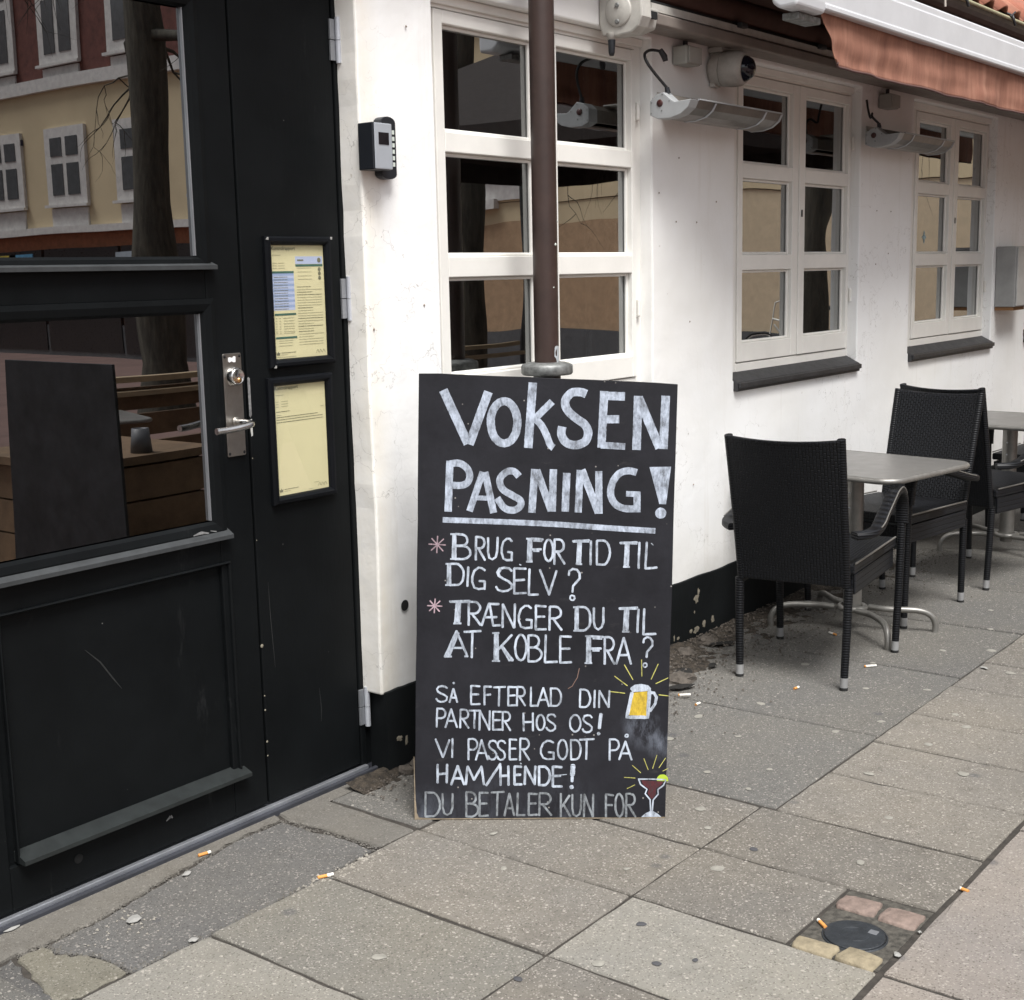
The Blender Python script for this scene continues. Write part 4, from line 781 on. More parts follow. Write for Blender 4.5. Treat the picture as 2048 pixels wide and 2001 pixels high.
# ================================================================== THINGS ON THE WALL AND DOOR
# notice frames on the narrow leaf
FNT = None
def text(body, size, loc, mat, parent, name='printed_heading', bold=0.0):
    cu = bpy.data.curves.new(name, 'FONT'); cu.body = body; cu.size = size; cu.extrude = 0.0; cu.offset = bold
    tmp = bpy.data.objects.new('tmp', cu); cu.materials.append(mat); COL.objects.link(tmp); bpy.context.view_layer.update()
    me = bpy.data.meshes.new_from_object(tmp.evaluated_get(bpy.context.evaluated_depsgraph_get())); bpy.data.objects.remove(tmp)
    o = bpy.data.objects.new(name, me); COL.objects.link(o); o.parent = parent
    o.location = Vector(loc) - offset(parent); o.rotation_euler = (R(90), 0, 0); return o
def notice(x0, x1, z0, z1, label, full):
    t = root('notice_frame', label, 'picture frame', (x0, YD-.004, z0), 0, 'framed notices on the black door')
    y = YD-.0015; wd = .023; pr = [(0, 0), (0, .010), (.005, .0165), (.013, .0175), (.020, .012), (wd, .006), (wd, 0)]
    sides = [((x0, z0), (x1, z0), (0, 1)), ((x1, z0), (x1, z1), (-1, 0)), ((x1, z1), (x0, z1), (0, -1)), ((x0, z1), (x0, z0), (1, 0))]
    for p, q, nn in sides:
        vs = []; d = Vector((q[0]-p[0], q[1]-p[1])).normalized()
        for a, h in pr: vs.append((p[0]+nn[0]*a+d.x*a, y-h, p[1]+nn[1]*a+d.y*a)); vs.append((q[0]+nn[0]*a-d.x*a, y-h, q[1]+nn[1]*a-d.y*a))
        k = len(pr); part('frame_rail', MB().add(vs, [(2*i, 2*i+1, 2*((i+1) % k)+1, 2*((i+1) % k)) for i in range(k)]), M_frameblk, t)
    part('paper', MB().box(x0+wd-.002, x1-wd+.002, y-.0022, y-.0002, z0+wd-.002, z1-wd+.002), M_paper, t)
    X0, X1, Z0, Z1 = x0+wd+.004, x1-wd-.004, z0+wd, z1-wd; yy = y-.0026; W_ = X1-X0; H_ = Z1-Z0
    def P(u, v): return X0+W_*u, Z1-H_*v
    text('Kontrolrapport', .0135, (X0+.001, yy, P(0, .035 if full else .03)[1]-.002), M_ink, t, bold=.0003)
    lines = {}
    def ln(u0, u1, v, h=.0016, mat=M_inklight):
        a, z = P(u0, v); b, _ = P(u1, v); lines.setdefault(mat.name, [mat, MB()])[1].box(a, b, yy-.0002, yy+.0003, z-h/2, z+h/2)
    rr = random.Random(2)
    def txt(u0, u1, v, mat=M_inklight):                                # word-like dashes
        u = u0
        while u < u1: e = min(u1, u+rr.uniform(.03, .10)); ln(u, e-.008, v, .0015, mat); u = e
    ln(0.02, .18, .085)
    if full:
        for v in (.155, .178, .20): ln(.02, .10, v); ln(.13, .25, v)
        for v0 in range(14):                                            # striped table
            a = .243+v0*.0235; x_, z = P(.0, a); xb, _ = P(.42, a); bx = MB().box(x_, xb, yy+.0002, yy+.0012, z-H_*.0232, z)
            lines.setdefault('t%d' % (v0 % 2), [M_blue1 if v0 % 2 else M_blue2, MB()])[1].box(x_, xb, yy+.0002, yy+.0010, z-H_*.0232, z-.0001)
            txt(.03, .3, a+.012, M_ink) if v0 else None
        ln(0, .42, .236, .0055, M_inkg); ln(.02, .43, .608, .0055, M_inkg); ln(.02, .43, .815, .0055, M_inkg)
        x_, z = P(.46, .098); xb, zb = P(1.0, .165); lines.setdefault('p', [M_blue1, MB()])[1].box(x_, xb, yy+.0002, yy+.0010, zb, z)
        ln(.46, 1.0, .178, .006, M_inkg); ln(.5, .62, .132, .004, M_ink)
        for cu_, cv, r_ in ((.93, .132, .0065), (.93, .213, .0052), (.93, .25, .0052), (.93, .29, .0052)):
            cx, cz = P(cu_, cv); rg = MB(); rg.lathe([(r_*.78, 0), (r_, 0), (r_, -.0005), (r_*.78, -.0005)], (cx, yy, cz), 'y', 20); part('smiley_ring', rg, M_ink, t)
            sm = MB(); 
            for a_ in (-1, 1): sm.box(cx+a_*r_*.3-.0006, cx+a_*r_*.3+.0006, yy-.0004, yy, cz+r_*.15, cz+r_*.45)
            sm.add([(cx+r_*.5*math.cos(t_), yy-.0003, cz+r_*.5*math.sin(t_)) for t_ in [math.pi*(1.1+.8*k/6) for k in range(7)]] + [(cx+r_*.38*math.cos(t_), yy-.0003, cz+r_*.38*math.sin(t_)) for t_ in [math.pi*(1.1+.8*k/6) for k in range(7)]], [(k, k+1, 8+k, 7+k) for k in range(6)]); part('smiley_face', sm, M_ink, t)
        for v in (.20, .235, .27, .30): txt(.50, .78, v)
        txt(.47, .75, .368, M_ink)
        v = .392
        while v < .90: txt(.47, .97 if rr.random() > .25 else .78, v, M_ink if rr.random() > .5 else M_inklight); v += .0235
        for v in (.64, .665, .69, .715, .735, .76, .775): ln(.03, .06, v); ln(.10, .13, v); txt(.18, .40, v)
        for v in (.84, .86, .885): txt(.08, .35, v)
        txt(.02, .40, .985)
    else:
        for v in (.145, .168, .19): ln(.02, .08, v); ln(.13, .26, v)
        ln(.92, .98, .225)
        txt(.02, .30, .235, M_ink); ln(.02, .12, .265)
        txt(.02, .86, .285, M_ink); txt(.02, .96, .308, M_ink); txt(.02, .97, .332, M_ink)
        ln(.72, .82, .93); txt(.60, .70, .985)
    cx, cz = P(.05, .955)                                               # small crown emblem and issuer line
    lines.setdefault('c', [M_ink, MB()])[1].prism([(cx-.005, cz-.004), (cx+.005, cz-.004), (cx+.0065, cz+.004), (cx+.003, cz+.001), (cx, cz+.006), (cx-.003, cz+.001), (cx-.0065, cz+.004)], 'y', yy-.0004, yy+.0002)
    txt(.11, .40, .948, M_ink); txt(.11, .24, .965)
    sg = smooth_path([(P(.80+.03*k, .955+.012*(-1)**k)[0], yy-.0003, P(.80+.03*k, .955+.014*(-1)**k)[1]) for k in range(7)], 4); part('signature', MB().tube(sg, .0005, 4), M_ink, t)
    for k, (mt, mb) in lines.items(): part('printed_lines', mb, mt, t)
    part('cover_glass', MB().box(x0+wd-.001, x1-wd+.001, y-.0050, y-.0044, z0+wd-.001, z1-wd+.001), M_cover, t)
    return t
def mat_cover():
    m = NT('frame_cover'); tr = m.n('ShaderNodeBsdfTransparent'); gl = m.n('ShaderNodeBsdfGlossy', Roughness=0.02); mx = m.n('ShaderNodeMixShader', Fac=0.05)
    m.l(tr.outputs[0], mx.inputs[1]); m.l(gl.outputs[0], mx.inputs[2]); m.l(mx.outputs[0], m.out.inputs[0]); return m.m
M_cover = mat_cover()
n1 = notice(2.440, 2.680, 1.211, 1.555, 'upper black frame on the door, its yellow sheet filled with text and a blue table', True)
n2 = notice(2.427, 2.664, .844, 1.186, 'lower black frame on the door, its pale yellow sheet almost empty', False)
for x, z, p in ((2.677, 1.551, n1), (2.452, 1.215, n1), (2.445, 1.549, n1)): part('worn_corner', MB().prism([(x-.004, z-.003), (x+.002, z-.004), (x+.003, z+.003), (x, z+.0035)], 'y', YD-.0195, YD-.0155), M_white, p)

# card reader beside the door, standing off the wall on its dark backplate
kp = root('door_card_reader', 'silver and black card reader with a small dark screen beside the door', 'card reader', (2.80, 2.61, 1.79))
part('housing', MB().prism([(2.688, 2.52), (2.752, 2.512), (2.765, 2.518), (2.768, 2.560), (2.757, 2.580), (2.700, 2.580)], 'z', 1.727, 1.853) if False else MB().box(2.7235, 2.795, 2.556, 2.612, 1.729, 1.853), M_plastic_blk, kp, bevel=.003)
part('front_plate', MB().box(2.7265, 2.794, 2.5515, 2.5555, 1.731, 1.851), M_plastic_sil, kp, bevel=.003)
part('screen', MB().box(2.7405, 2.7805, 2.5500, 2.5522, 1.795, 1.827), M_screen, kp, bevel=.0008)
pts = [(2.804+.030*math.cos(t), 1.860+.016*math.sin(t)) for t in [math.pi*k/8 for k in range(9)]] + [(2.804+.030*math.cos(t), 1.722+.014*math.sin(t)) for t in [math.pi*(1+k/8) for k in range(9)]]
part('keypad', MB().prism([(x+.016, z) for x, z in pts], 'y', 2.588, 2.6165), M_plastic_blk, kp, bevel=.002)
for k in range(6): part('key_label', MB().box(2.8330, 2.8415, 2.5862, 2.5878, 1.829-k*.0172, 1.840-k*.0172), M_label, kp)

# brown downpipe in front of the first window, socketed into a zinc collar
dp = root('downpipe', 'brown painted downpipe in front of the first window, ending in a zinc collar', 'pipe', (3.417, 2.50, 0))
part('pipe', MB().tube([(3.417, 2.50, 1.163), (3.417, 2.50, 2.75)], .0385, 28), M_brown, dp)
part('pipe', MB().tube([(3.417, 2.50, .0), (3.417, 2.50, 1.15)], .043, 28), M_sill, dp, label='dark iron foot of the downpipe below the collar')
part('collar', MB().lathe([(.040, 1.170), (.060, 1.169), (.078, 1.163), (.081, 1.157), (.081, 1.137), (.077, 1.131), (.045, 1.128)], (3.417, 2.50, 0), 'z', 32), M_zinc, dp)
rr = random.Random(4)
vs = []; n = 15
for j in range(n):
    t = 2*math.pi*j/n; k = 1+rr.uniform(-.3, .25); a = -1.38+math.cos(t)*.42*k; z = 1.196+math.sin(t)*.032*k; vs.append((3.417+.0391*math.cos(a), 2.50+.0391*math.sin(a), z))
vs.append((3.417+.0392*math.cos(-1.38), 2.50+.0392*math.sin(-1.38), 1.196))
part('bare_patch', MB().add(vs, [(j, (j+1) % n, n) for j in range(n)]), simple('bare_zinc', (.42, .45, .47), .6, var=.3, vs=60), dp)
for a, z, r_ in ((-1.0, 1.60, .003), (-1.5, 1.53, .004), (-1.8, 1.40, .002)): part('paint_chip', MB().lathe([(0, -.001), (r_, -.0006), (r_*1.3, .001)], (3.417+.0388*math.cos(a), 2.50+.0388*math.sin(a), z), 'y', 7), M_label, dp)
part('pipe_clip', MB().lathe([(.0390, 2.40), (.0440, 2.40), (.0440, 2.43), (.0390, 2.43)], (3.417, 2.50, 0), 'z', 24), M_brown, dp)

# ---------- awning: box on the wall, canopy part rolled out, front bar with hanging valance
aw = root('awning', 'brown cloth awning with white front bar and hanging valance above the second and third windows', 'awning', (4.0, 2.55, 2.2))
part('cassette', MB().prism([(2.605, 2.262), (2.485, 2.252), (2.478, 2.258), (2.478, 2.290), (2.484, 2.294), (2.605, 2.300)], 'x', 4.03, 9.8), M_greybeam, aw, bevel=.003)
part('cassette_rail', MB().box(4.03, 9.8, 2.492, 2.60, 2.3005, 2.326), M_whiteold, aw); part('cassette_groove', MB().box(4.03, 9.8, 2.498, 2.60, 2.3262, 2.336), M_gap, aw)
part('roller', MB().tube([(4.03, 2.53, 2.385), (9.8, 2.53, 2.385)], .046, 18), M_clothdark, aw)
ec = root('x', None, None)
hexp = [(2.617, 2.40), (2.617, 2.255), (2.604, 2.215), (2.548, 2.209), (2.492, 2.213), (2.462, 2.232), (2.447, 2.262), (2.455, 2.40)]
bpy.data.objects.remove(ec)
end = part('end_cap', MB().prism(hexp, 'x', 3.900, 3.96), M_whiteold, aw, bevel=.006)
part('cap_cover', MB().lathe([(0, -.006), (.046, -.006), (.050, -.003), (.050, 0)], (3.8995, 2.538, 2.287), 'x', 28), M_whiteold, end)
for z in (2.305, 2.253): part('screw', MB().lathe([(0, -.0025), (.003, -.0035), (.0075, -.003), (.0085, 0)], (3.893, 2.540, z), 'x', 14), M_zinc, end)
part('gear_box', MB().prism([(2.60, 2.30), (2.60, 2.225), (2.53, 2.222), (2.475, 2.235), (2.46, 2.30)], 'x', 3.9605, 4.03), M_whiteold, aw, bevel=.008)
part('gear_slot', MB().box(3.965, 4.00, 2.4505, 2.459, 2.262, 2.285), M_gap, aw)
part('crank_neck', MB().lathe([(.016, .0), (.013, -.022), (0, -.022)], (3.905, 2.572, 2.222), 'z', 16), M_whiteold, aw)
part('crank_eye', MB().lathe([(.0130, 2.200), (.0125, 2.190), (.0105, 2.160), (.0075, 2.150), (0, 2.149)], (3.905, 2.570, 0), 'z', 16), M_plastic_blk, aw)
YB = 2.035; DZ = .028
bp = [(YB, 2.262), (YB-.004, 2.268), (YB-.004, 2.281), (YB, 2.285), (YB, 2.372), (YB+.004, 2.376), (YB+.004, 2.398), (YB+.012, 2.406), (YB+.06, 2.396), (YB+.07, 2.30), (YB+.045, 2.262)]
part('front_bar', MB().prism([(a, b+DZ) for a, b in bp], 'x', 4.385, 9.6), M_whitecoat, aw, bevel=.003)
part('bar_end', MB().prism([(YB-.003, 2.276), (YB-.006, 2.31), (YB-.003, 2.41), (YB+.012, 2.432), (YB+.085, 2.42), (YB+.09, 2.295), (YB+.06, 2.273)], 'x', 4.17, 4.3845), M_whitecoat, aw, bevel=.012, seg=3)
part('bar_bracket', MB().box(4.25, 4.42, YB+.03, YB+.09, 2.250, 2.2725), M_zinc, aw, bevel=.004)
# valance: real cloth with folds, its free end swinging inwards
mb = MB(); nx, nz = 260, 14
def vy(s, v):
    x = s*5.15; a = v**1.1*(1-.35*v)
    f = .020*math.sin(x*11.0+1.3*math.sin(x*2.1)) + .012*math.sin(x*23+2.0*math.sin(x*3.7)) + .008*mnoise.noise(Vector((x*6, v*2, 0)))*2
    e = math.exp(-x*9)
    return YB+.028 + a*f*.5 + .010*mnoise.noise(Vector((x*3, v*3, 7))) + e*a*(-.02)
for j in range(nz+1):
    v = j/nz
    for i in range(nx+1):
        s = i/nx; x = 4.392 + s*5.15; h = .172 + .004*mnoise.noise(Vector((x*4, 0, 1)))
        x += .135*(v**.8)*math.exp(-(s*5.15)*5.0)                   # slack corner drawn in
        if v > .9: h += -.012*math.exp(-(s*5.15)*22)
        mb.v.append(Vector((x, vy(s, v), 2.268 + DZ - v*h)))
fs = [(j*(nx+1)+i, j*(nx+1)+i+1, (j+1)*(nx+1)+i+1, (j+1)*(nx+1)+i) for j in range(nz) for i in range(nx)]
mb.f = [list(f) for f in fs]; mb.sm = [True]*len(fs)
va = part('valance', mb, M_cloth, aw); so = va.modifiers.new('thick', 'SOLIDIFY'); so.thickness = .0016
hem = [va.data.vertices[nz*(nx+1)+i].co + Vector((0, 0, .001)) + offset(aw) for i in range(0, nx+1, 2)]
part('hem', MB().tube(hem, .0042, 6), simple('hem_cloth', (.09, .045, .04), .85), aw)
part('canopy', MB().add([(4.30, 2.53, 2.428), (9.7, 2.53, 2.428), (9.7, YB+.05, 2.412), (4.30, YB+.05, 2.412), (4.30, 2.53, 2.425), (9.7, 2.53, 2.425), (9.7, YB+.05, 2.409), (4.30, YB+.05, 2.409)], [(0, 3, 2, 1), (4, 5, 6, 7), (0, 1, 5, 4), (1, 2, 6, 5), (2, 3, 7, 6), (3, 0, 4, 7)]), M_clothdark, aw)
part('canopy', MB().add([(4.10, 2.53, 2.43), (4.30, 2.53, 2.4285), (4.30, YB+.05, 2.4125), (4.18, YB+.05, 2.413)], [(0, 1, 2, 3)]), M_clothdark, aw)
for xa in (5.6, 7.4, 9.2):
    part('folding_arm', MB().tube([(xa, 2.49, 2.30), (xa+.42, 2.27, 2.315)], .017, 10).tube([(xa+.42, 2.27, 2.315), (xa+.10, YB+.07, 2.33)], .015, 10), M_whiteold, aw)
for xa in (4.62, 5.3): part('bracket', MB().box(xa, xa+.05, 2.470, 2.491, 2.318, 2.336), M_sill, aw, bevel=.003)

# ---------- infrared heaters with their sockets
def heater(x, y, z, L, label):
    t = root('infrared_heater', label, 'patio heater', (x, y, z), 0, 'infrared heaters on the wall')
    def b(name, mb, mat, par=t, **k): return part(name, mb, mat, par, local=True, **k)
    prof = [(.052, -.036), (.052, .012), (.030, .030), (.000, .038), (-.030, .012), (-.046, .002), (-.112, .006), (-.098, -.020), (-.070, -.040), (-.030, -.050), (.020, -.050)]
    e1 = b('end_plate', MB().prism(prof, 'x', 0, .055), M_heatwhite, bevel=.002)
    b('end_plate', MB().prism(prof, 'x', L-.012, L), M_heatwhite, bevel=.002)
    inner = [(p[0]*.94+.0, p[1]*.9) for p in prof[:6]] + [(-.108, .0045), (-.060, .000), (-.010, -.010), (.020, -.040)]
    b('housing', MB().prism([(.048, -.034), (.048, .010), (.028, .027), (.0, .034), (-.03, .010), (-.046, .0), (-.046, -.004), (.0, -.010), (.03, -.034)], 'x', .0555, L-.0125), M_heatdark)
    rs = [(-.046, .0005), (-.108, .0055), (-.094, -.019), (-.067, -.0375), (-.028, -.0465), (.018, -.047), (.018, -.042), (-.028, -.0415), (-.063, -.0335), (-.088, -.016), (-.098, .0015), (-.046, -.0035)]
    b('reflector', MB().prism(rs, 'x', .0555, L-.0125), M_reflector)
    b('front_lip', MB().box(.056, L-.013, -.1145, -.106, .0065, .0105), M_heatwhite)
    for xx in (.17, L-.14): b('reflector_rib', MB().prism([(-.111, .0045), (-.0965, -.0205), (-.069, -.0395), (-.029, -.0490), (.016, -.0495), (.016, -.0476), (-.028, -.0472), (-.0675, -.038), (-.0945, -.0193), (-.109, .0035)], 'x', xx, xx+.012), M_hinge)
    k = b('control_knob', MB().lathe([(0, -.002), (.0115, -.0018), (.0125, 0)], (-.0005, .012, .002), 'x', 20), M_red, e1)
    for yy, zz in ((.044, .006), (.002, .030), (-.026, .006), (.046, -.030), (.004, -.024)): b('screw', MB().lathe([(0, -.0015), (.003, -.001)], (-.0004, yy, zz), 'x', 8), M_zinc, e1)
    b('bracket', MB().box(.14, .30, .02, .11, .030, .036).box(.14, .30, .105, .111, .0, .06), M_whiteold, bevel=.002); b('bracket', MB().box(.56, .70, .02, .11, .030, .036), M_whiteold)
    b('cable_gland', MB().tube([(.035, .0, .036), (.030, .002, .056)], [.010, .008], 10), M_plastic_blk)
    return t
h1 = heater(4.130, 2.510, 2.010, .69, 'larger looking white infrared heater between the first and second windows')
part('cable', MB().tube(smooth_path([(.028, .002, .056), (-.02, .02, .10), (-.045, .035, .135), (-.035, .05, .165), (.02, .06, .185), (.085, .06, .188)], 6), .0052, 8), M_cable, h1, local=True)
part('cable_plug', MB().tube([(.078, .058, .192), (.094, .05, .170), (.098, .048, .155)], [.009, .0115, .009], 10), M_cable, h1, local=True)
h2 = heater(5.965, 2.510, 2.020, .69, 'further white infrared heater hanging below the valance at the third window')
part('cable', MB().tube(smooth_path([(.028, .002, .056), (.0, .02, .082), (.02, .03, .10), (.05, .05, .085), (.045, .06, .12), (.05, .07, .165)], 6), .0052, 8), M_cable, h2, local=True)
def sock(x, z, label):
    t = root('socket_box', label, 'socket', (x, 2.60, z), 0, 'grey socket boxes above the heaters')
    part('box_body', MB().box(x-.050, x+.052, 2.556, 2.6155, z-.033, z+.033), M_boxgrey, t, bevel=.006); part('lid', MB().box(x-.043, x+.050, 2.549, 2.5555, z-.029, z+.029), M_boxgrey, t, bevel=.004)
    part('conduit', MB().tube([(x+.015, 2.600, z+.034), (x+.015, 2.600, z+.060)], .009, 10), M_sill, t)
sock(4.420, 2.205, 'grey socket box above the nearer heater'); sock(6.285, 2.200, 'grey socket box under the awning valance above the further heater')

# ---------- security camera at the head of the second window
sc_ = root('security_camera', 'round white surveillance camera with dark dome by the second window', 'camera', (4.62, 2.56, 2.18))
Mx = Matrix.Translation((4.672, 2.545, 2.183)) @ Matrix.Rotation(R(-84), 4, 'Z') @ Matrix.Rotation(R(4), 4, 'Y') @ Matrix.Scale(.97, 4)
def cpart(name, prof, mat, **k): mb = MB().lathe(prof, (0, 0, 0), 'x', 32); mb.xf(Mx); return part(name, mb, mat, sc_, **k)
cpart('camera_base', [(.0, -.075), (.050, -.075), (.062, -.060), (.066, -.028)], M_whiteold); cpart('camera_ring', [(.0625, -.028), (.067, -.024), (.069, .012), (.066, .045), (.055, .062), (.050, .064), (.0495, .050)], M_whiteold)
cpart('dark_dome', [(.0, .100), (.018, .098), (.034, .090), (.045, .074), (.049, .055), (.049, .045)], simple('dome_plastic', (.010, .011, .018), .08))
part('mount', MB().box(4.63, 4.70, 2.560, 2.617, 2.243, 2.262), M_boxgrey, sc_, bevel=.003)
part('mount', MB().box(4.64, 4.69, 2.595, 2.6155, 2.12, 2.2425), M_whiteold, sc_, bevel=.003)
# grey metal box at the far right of the wall
gb = root('wall_cabinet', 'flat grey metal box mounted on the wall right of the third window', 'box', (8.05, 2.62, 1.2))
part('cabinet_body', MB().box(7.985, 8.33, 2.502, 2.6155, 1.190, 1.535), M_boxgrey2 if False else simple('grey_cabinet_paint', (.30, .30, .295), .5), gb, bevel=.004)
part('cabinet_door', MB().box(7.990, 8.325, 2.492, 2.5015, 1.195, 1.530), simple('grey_cabinet_door', (.33, .33, .325), .45), gb, bevel=.003)
part('cabinet_lock', MB().lathe([(0, -.004), (.008, -.003), (.009, 0)], (8.31, 2.4915, 1.44), 'y', 12), M_gap, gb)
part('rusty_bracket', MB().box(7.99, 8.19, 2.51, 2.615, 1.170, 1.1895), simple('rusty_wood', (.22, .11, .045), .8), gb, label='rusty brown batten under the box')

# ================================================================== CHALKBOARD
sb = root('chalkboard_sign', 'tall black chalkboard standing on the pavement, reading VOKSEN PASNING! in chalk', 'chalkboard', tuple(B0))
M_board = mat_board()
M_ch = mat_chalk('white_chalk_paint', (.46, .51, .59), .45); M_chb = mat_chalk('broad_chalk_paint', (.42, .47, .56), .46); M_chf = mat_chalk('faded_chalk_paint', (.30, .325, .35), .49)
M_pink = mat_chalk('pinkish_chalk', (.44, .32, .36), .44); M_yel = mat_chalk('yellow_chalk', (.46, .44, .12), .42); M_scr = simple('brown_scratch', (.16, .10, .08), .8)
M_beer = mat_chalk('beer_yellow', (.52, .36, .03), .42); M_wine = mat_chalk('dark_red_chalk', (.085, .012, .018), .45); M_lime = mat_chalk('lime_green_chalk', (.34, .45, .03), .34)
M_woodedge = simple('worn_wood_edge', (.20, .16, .11), .8, var=.5, vs=30)
CORN = [(0, 0), (.674, 0), (.725, 1.165), (.028, 1.207)]
def slab_on_board(c, d0, d1):
    mb = MB(); mb.v = [bvec(u, v, d0) for u, v in c] + [bvec(u, v, d1) for u, v in c]; n = len(c)
    mb.f = [list(range(n))[::-1], list(range(n, 2*n))] + [[i, (i+1) % n, n+(i+1) % n, n+i] for i in range(n)]; mb.sm = [False]*len(mb.f); return mb
def cc(u, v):                                                           # bilinear in the panel outline
    a, b, c, d = [Vector(p) for p in CORN]; return tuple((a*(1-u)+b*u)*(1-v) + (d*(1-u)+c*u)*v)
rnd2 = random.Random(11); outl = []
for k in range(4):
    a, b = CORN[k], CORN[(k+1) % 4]
    for j in range(12): t = j/12; outl.append((a[0]+(b[0]-a[0])*t+rnd2.uniform(-.0007, .0007), a[1]+(b[1]-a[1])*t+rnd2.uniform(-.0009, .0009) + (.0 if j else (.003 if k < 2 else -.003))))
part('front_panel', slab_on_board(outl, -.013, 0), M_board, sb, local=True, bevel=.0015)
part('worn_edge', slab_on_board([(.0005, .0004), (.030, .0004), (.20, .0004), (.20, .0030), (.05, .0034), (.012, .006), (.007, .018), (.004, .055), (.0015, .17), (.0005, .17)], -.0005, .0006), M_woodedge, sb, local=True)
part('worn_edge', slab_on_board([(.20, .0004), (.6735, .0004), (.672, .0042), (.60, .0024), (.40, .0034), (.20, .0026)], -.0005, .0006), M_woodedge, sb, local=True)
# rear panel of the A-frame, hinged at the head
TOPC = bvec(.028, 1.19, -.02); TOPD = bvec(.725, 1.15, -.02)
back = BN.copy(); back.z = 0; back.normalize()
q0 = bvec(0.01, 0) - back*.62; q1 = bvec(.665, 0) - back*.62
mb = MB(); th_ = Vector((-back.x, -back.y, .3)).normalized()*.013
mb.v = [q0, q1, TOPD, TOPC] + [p + th_ for p in (q0, q1, TOPD, TOPC)]; mb.f = [[0, 1, 2, 3], [7, 6, 5, 4], [0, 4, 5, 1], [1, 5, 6, 2], [2, 6, 7, 3], [3, 7, 4, 0]]; mb.sm = [False]*6
part('rear_panel', mb, M_board, sb, local=True, bevel=.0015)
for u in ():
    p = bvec(u+.02, 1.172, -.004); part('hinge', MB().box(p.x-.02, p.x+.02, p.y-.012, p.y+.012, p.z+.002, p.z+.008), M_zinc, sb, local=True)

kk = [0]
def ribbon(mb, pts, wd, cap=0.0, jit=0.05, taper=False):
    """a hand-painted stroke on the face of the board; pts in metres (u, v)"""
    kk[0] += 1; d = .0005 + (kk[0] % 14)*.00005; P = [Vector(p) for p in pts]
    Q = [P[0]]
    for i in range(len(P)-1):
        n = max(1, int((P[i+1]-P[i]).length/(.005 if wd > .012 else .009)))
        for j in range(1, n+1): Q.append(P[i]+(P[i+1]-P[i])*j/n)
    m = len(Q); vs = []
    if m < 2: return
    for i in range(m):
        T = (Q[min(i+1, m-1)]-Q[max(i-1, 0)]); 
        if T.length < 1e-9: T = Vector((1, 0))
        T.normalize(); N_ = Vector((-T.y, T.x)); k = wd/2
        a = k*(1+rnd2.uniform(-jit, jit)); b = k*(1+rnd2.uniform(-jit, jit))
        e = T*(rnd2.uniform(-.1, .1)*wd if i in (0, m-1) else 0)
        q = Q[i]+e; vs += [bvec(*(q+N_*a), d), bvec(*(q-N_*b), d)]
    mb.add(vs, [(2*i+1, 2*i+3, 2*i+2, 2*i) for i in range(m-1)])
    for end, sgn in ((0, -1), (m-1, 1)):                                 # rounded ends
        T = (Q[min(end+1, m-1)]-Q[max(end-1, 0)]).normalized(); N_ = Vector((-T.y, T.x)); c = Q[end]; r_ = wd/2*cap
        if cap > 0:
            f = [bvec(*(c+N_*math.cos(t)*wd/2+T*sgn*math.sin(t)*r_), d) for t in [math.pi*k/5 for k in range(6)]]
            mb.add(f, [tuple(range(6)) if sgn < 0 else tuple(range(5, -1, -1))])
def arc(cx, cy, rx, ry, a0, a1, n=10): return [(cx+rx*math.cos(R(a0+(a1-a0)*k/n)), cy+ry*math.sin(R(a0+(a1-a0)*k/n))) for k in range(n+1)]
def bow(x0, y0, x1, y1): # D-shaped bowl from (x0,y0) round to (x0,y1)
    h = (y1-y0)/2; return [(x0, y0)] + [(x0+(x1-x0)*.45, y0)] + arc(x0+(x1-x0)*.45, (y0+y1)/2, (x1-x0)*.55, h, -75, 75, 8) + [(x0+(x1-x0)*.45, y1), (x0, y1)]
SG = [(.95, .14), (.78, .03), (.5, 0), (.2, .05), (.06, .2), (.14, .34), (.4, .46), (.72, .56), (.93, .70), (.9, .87), (.68, .97), (.38, 1), (.12, .93), (0, .8)]
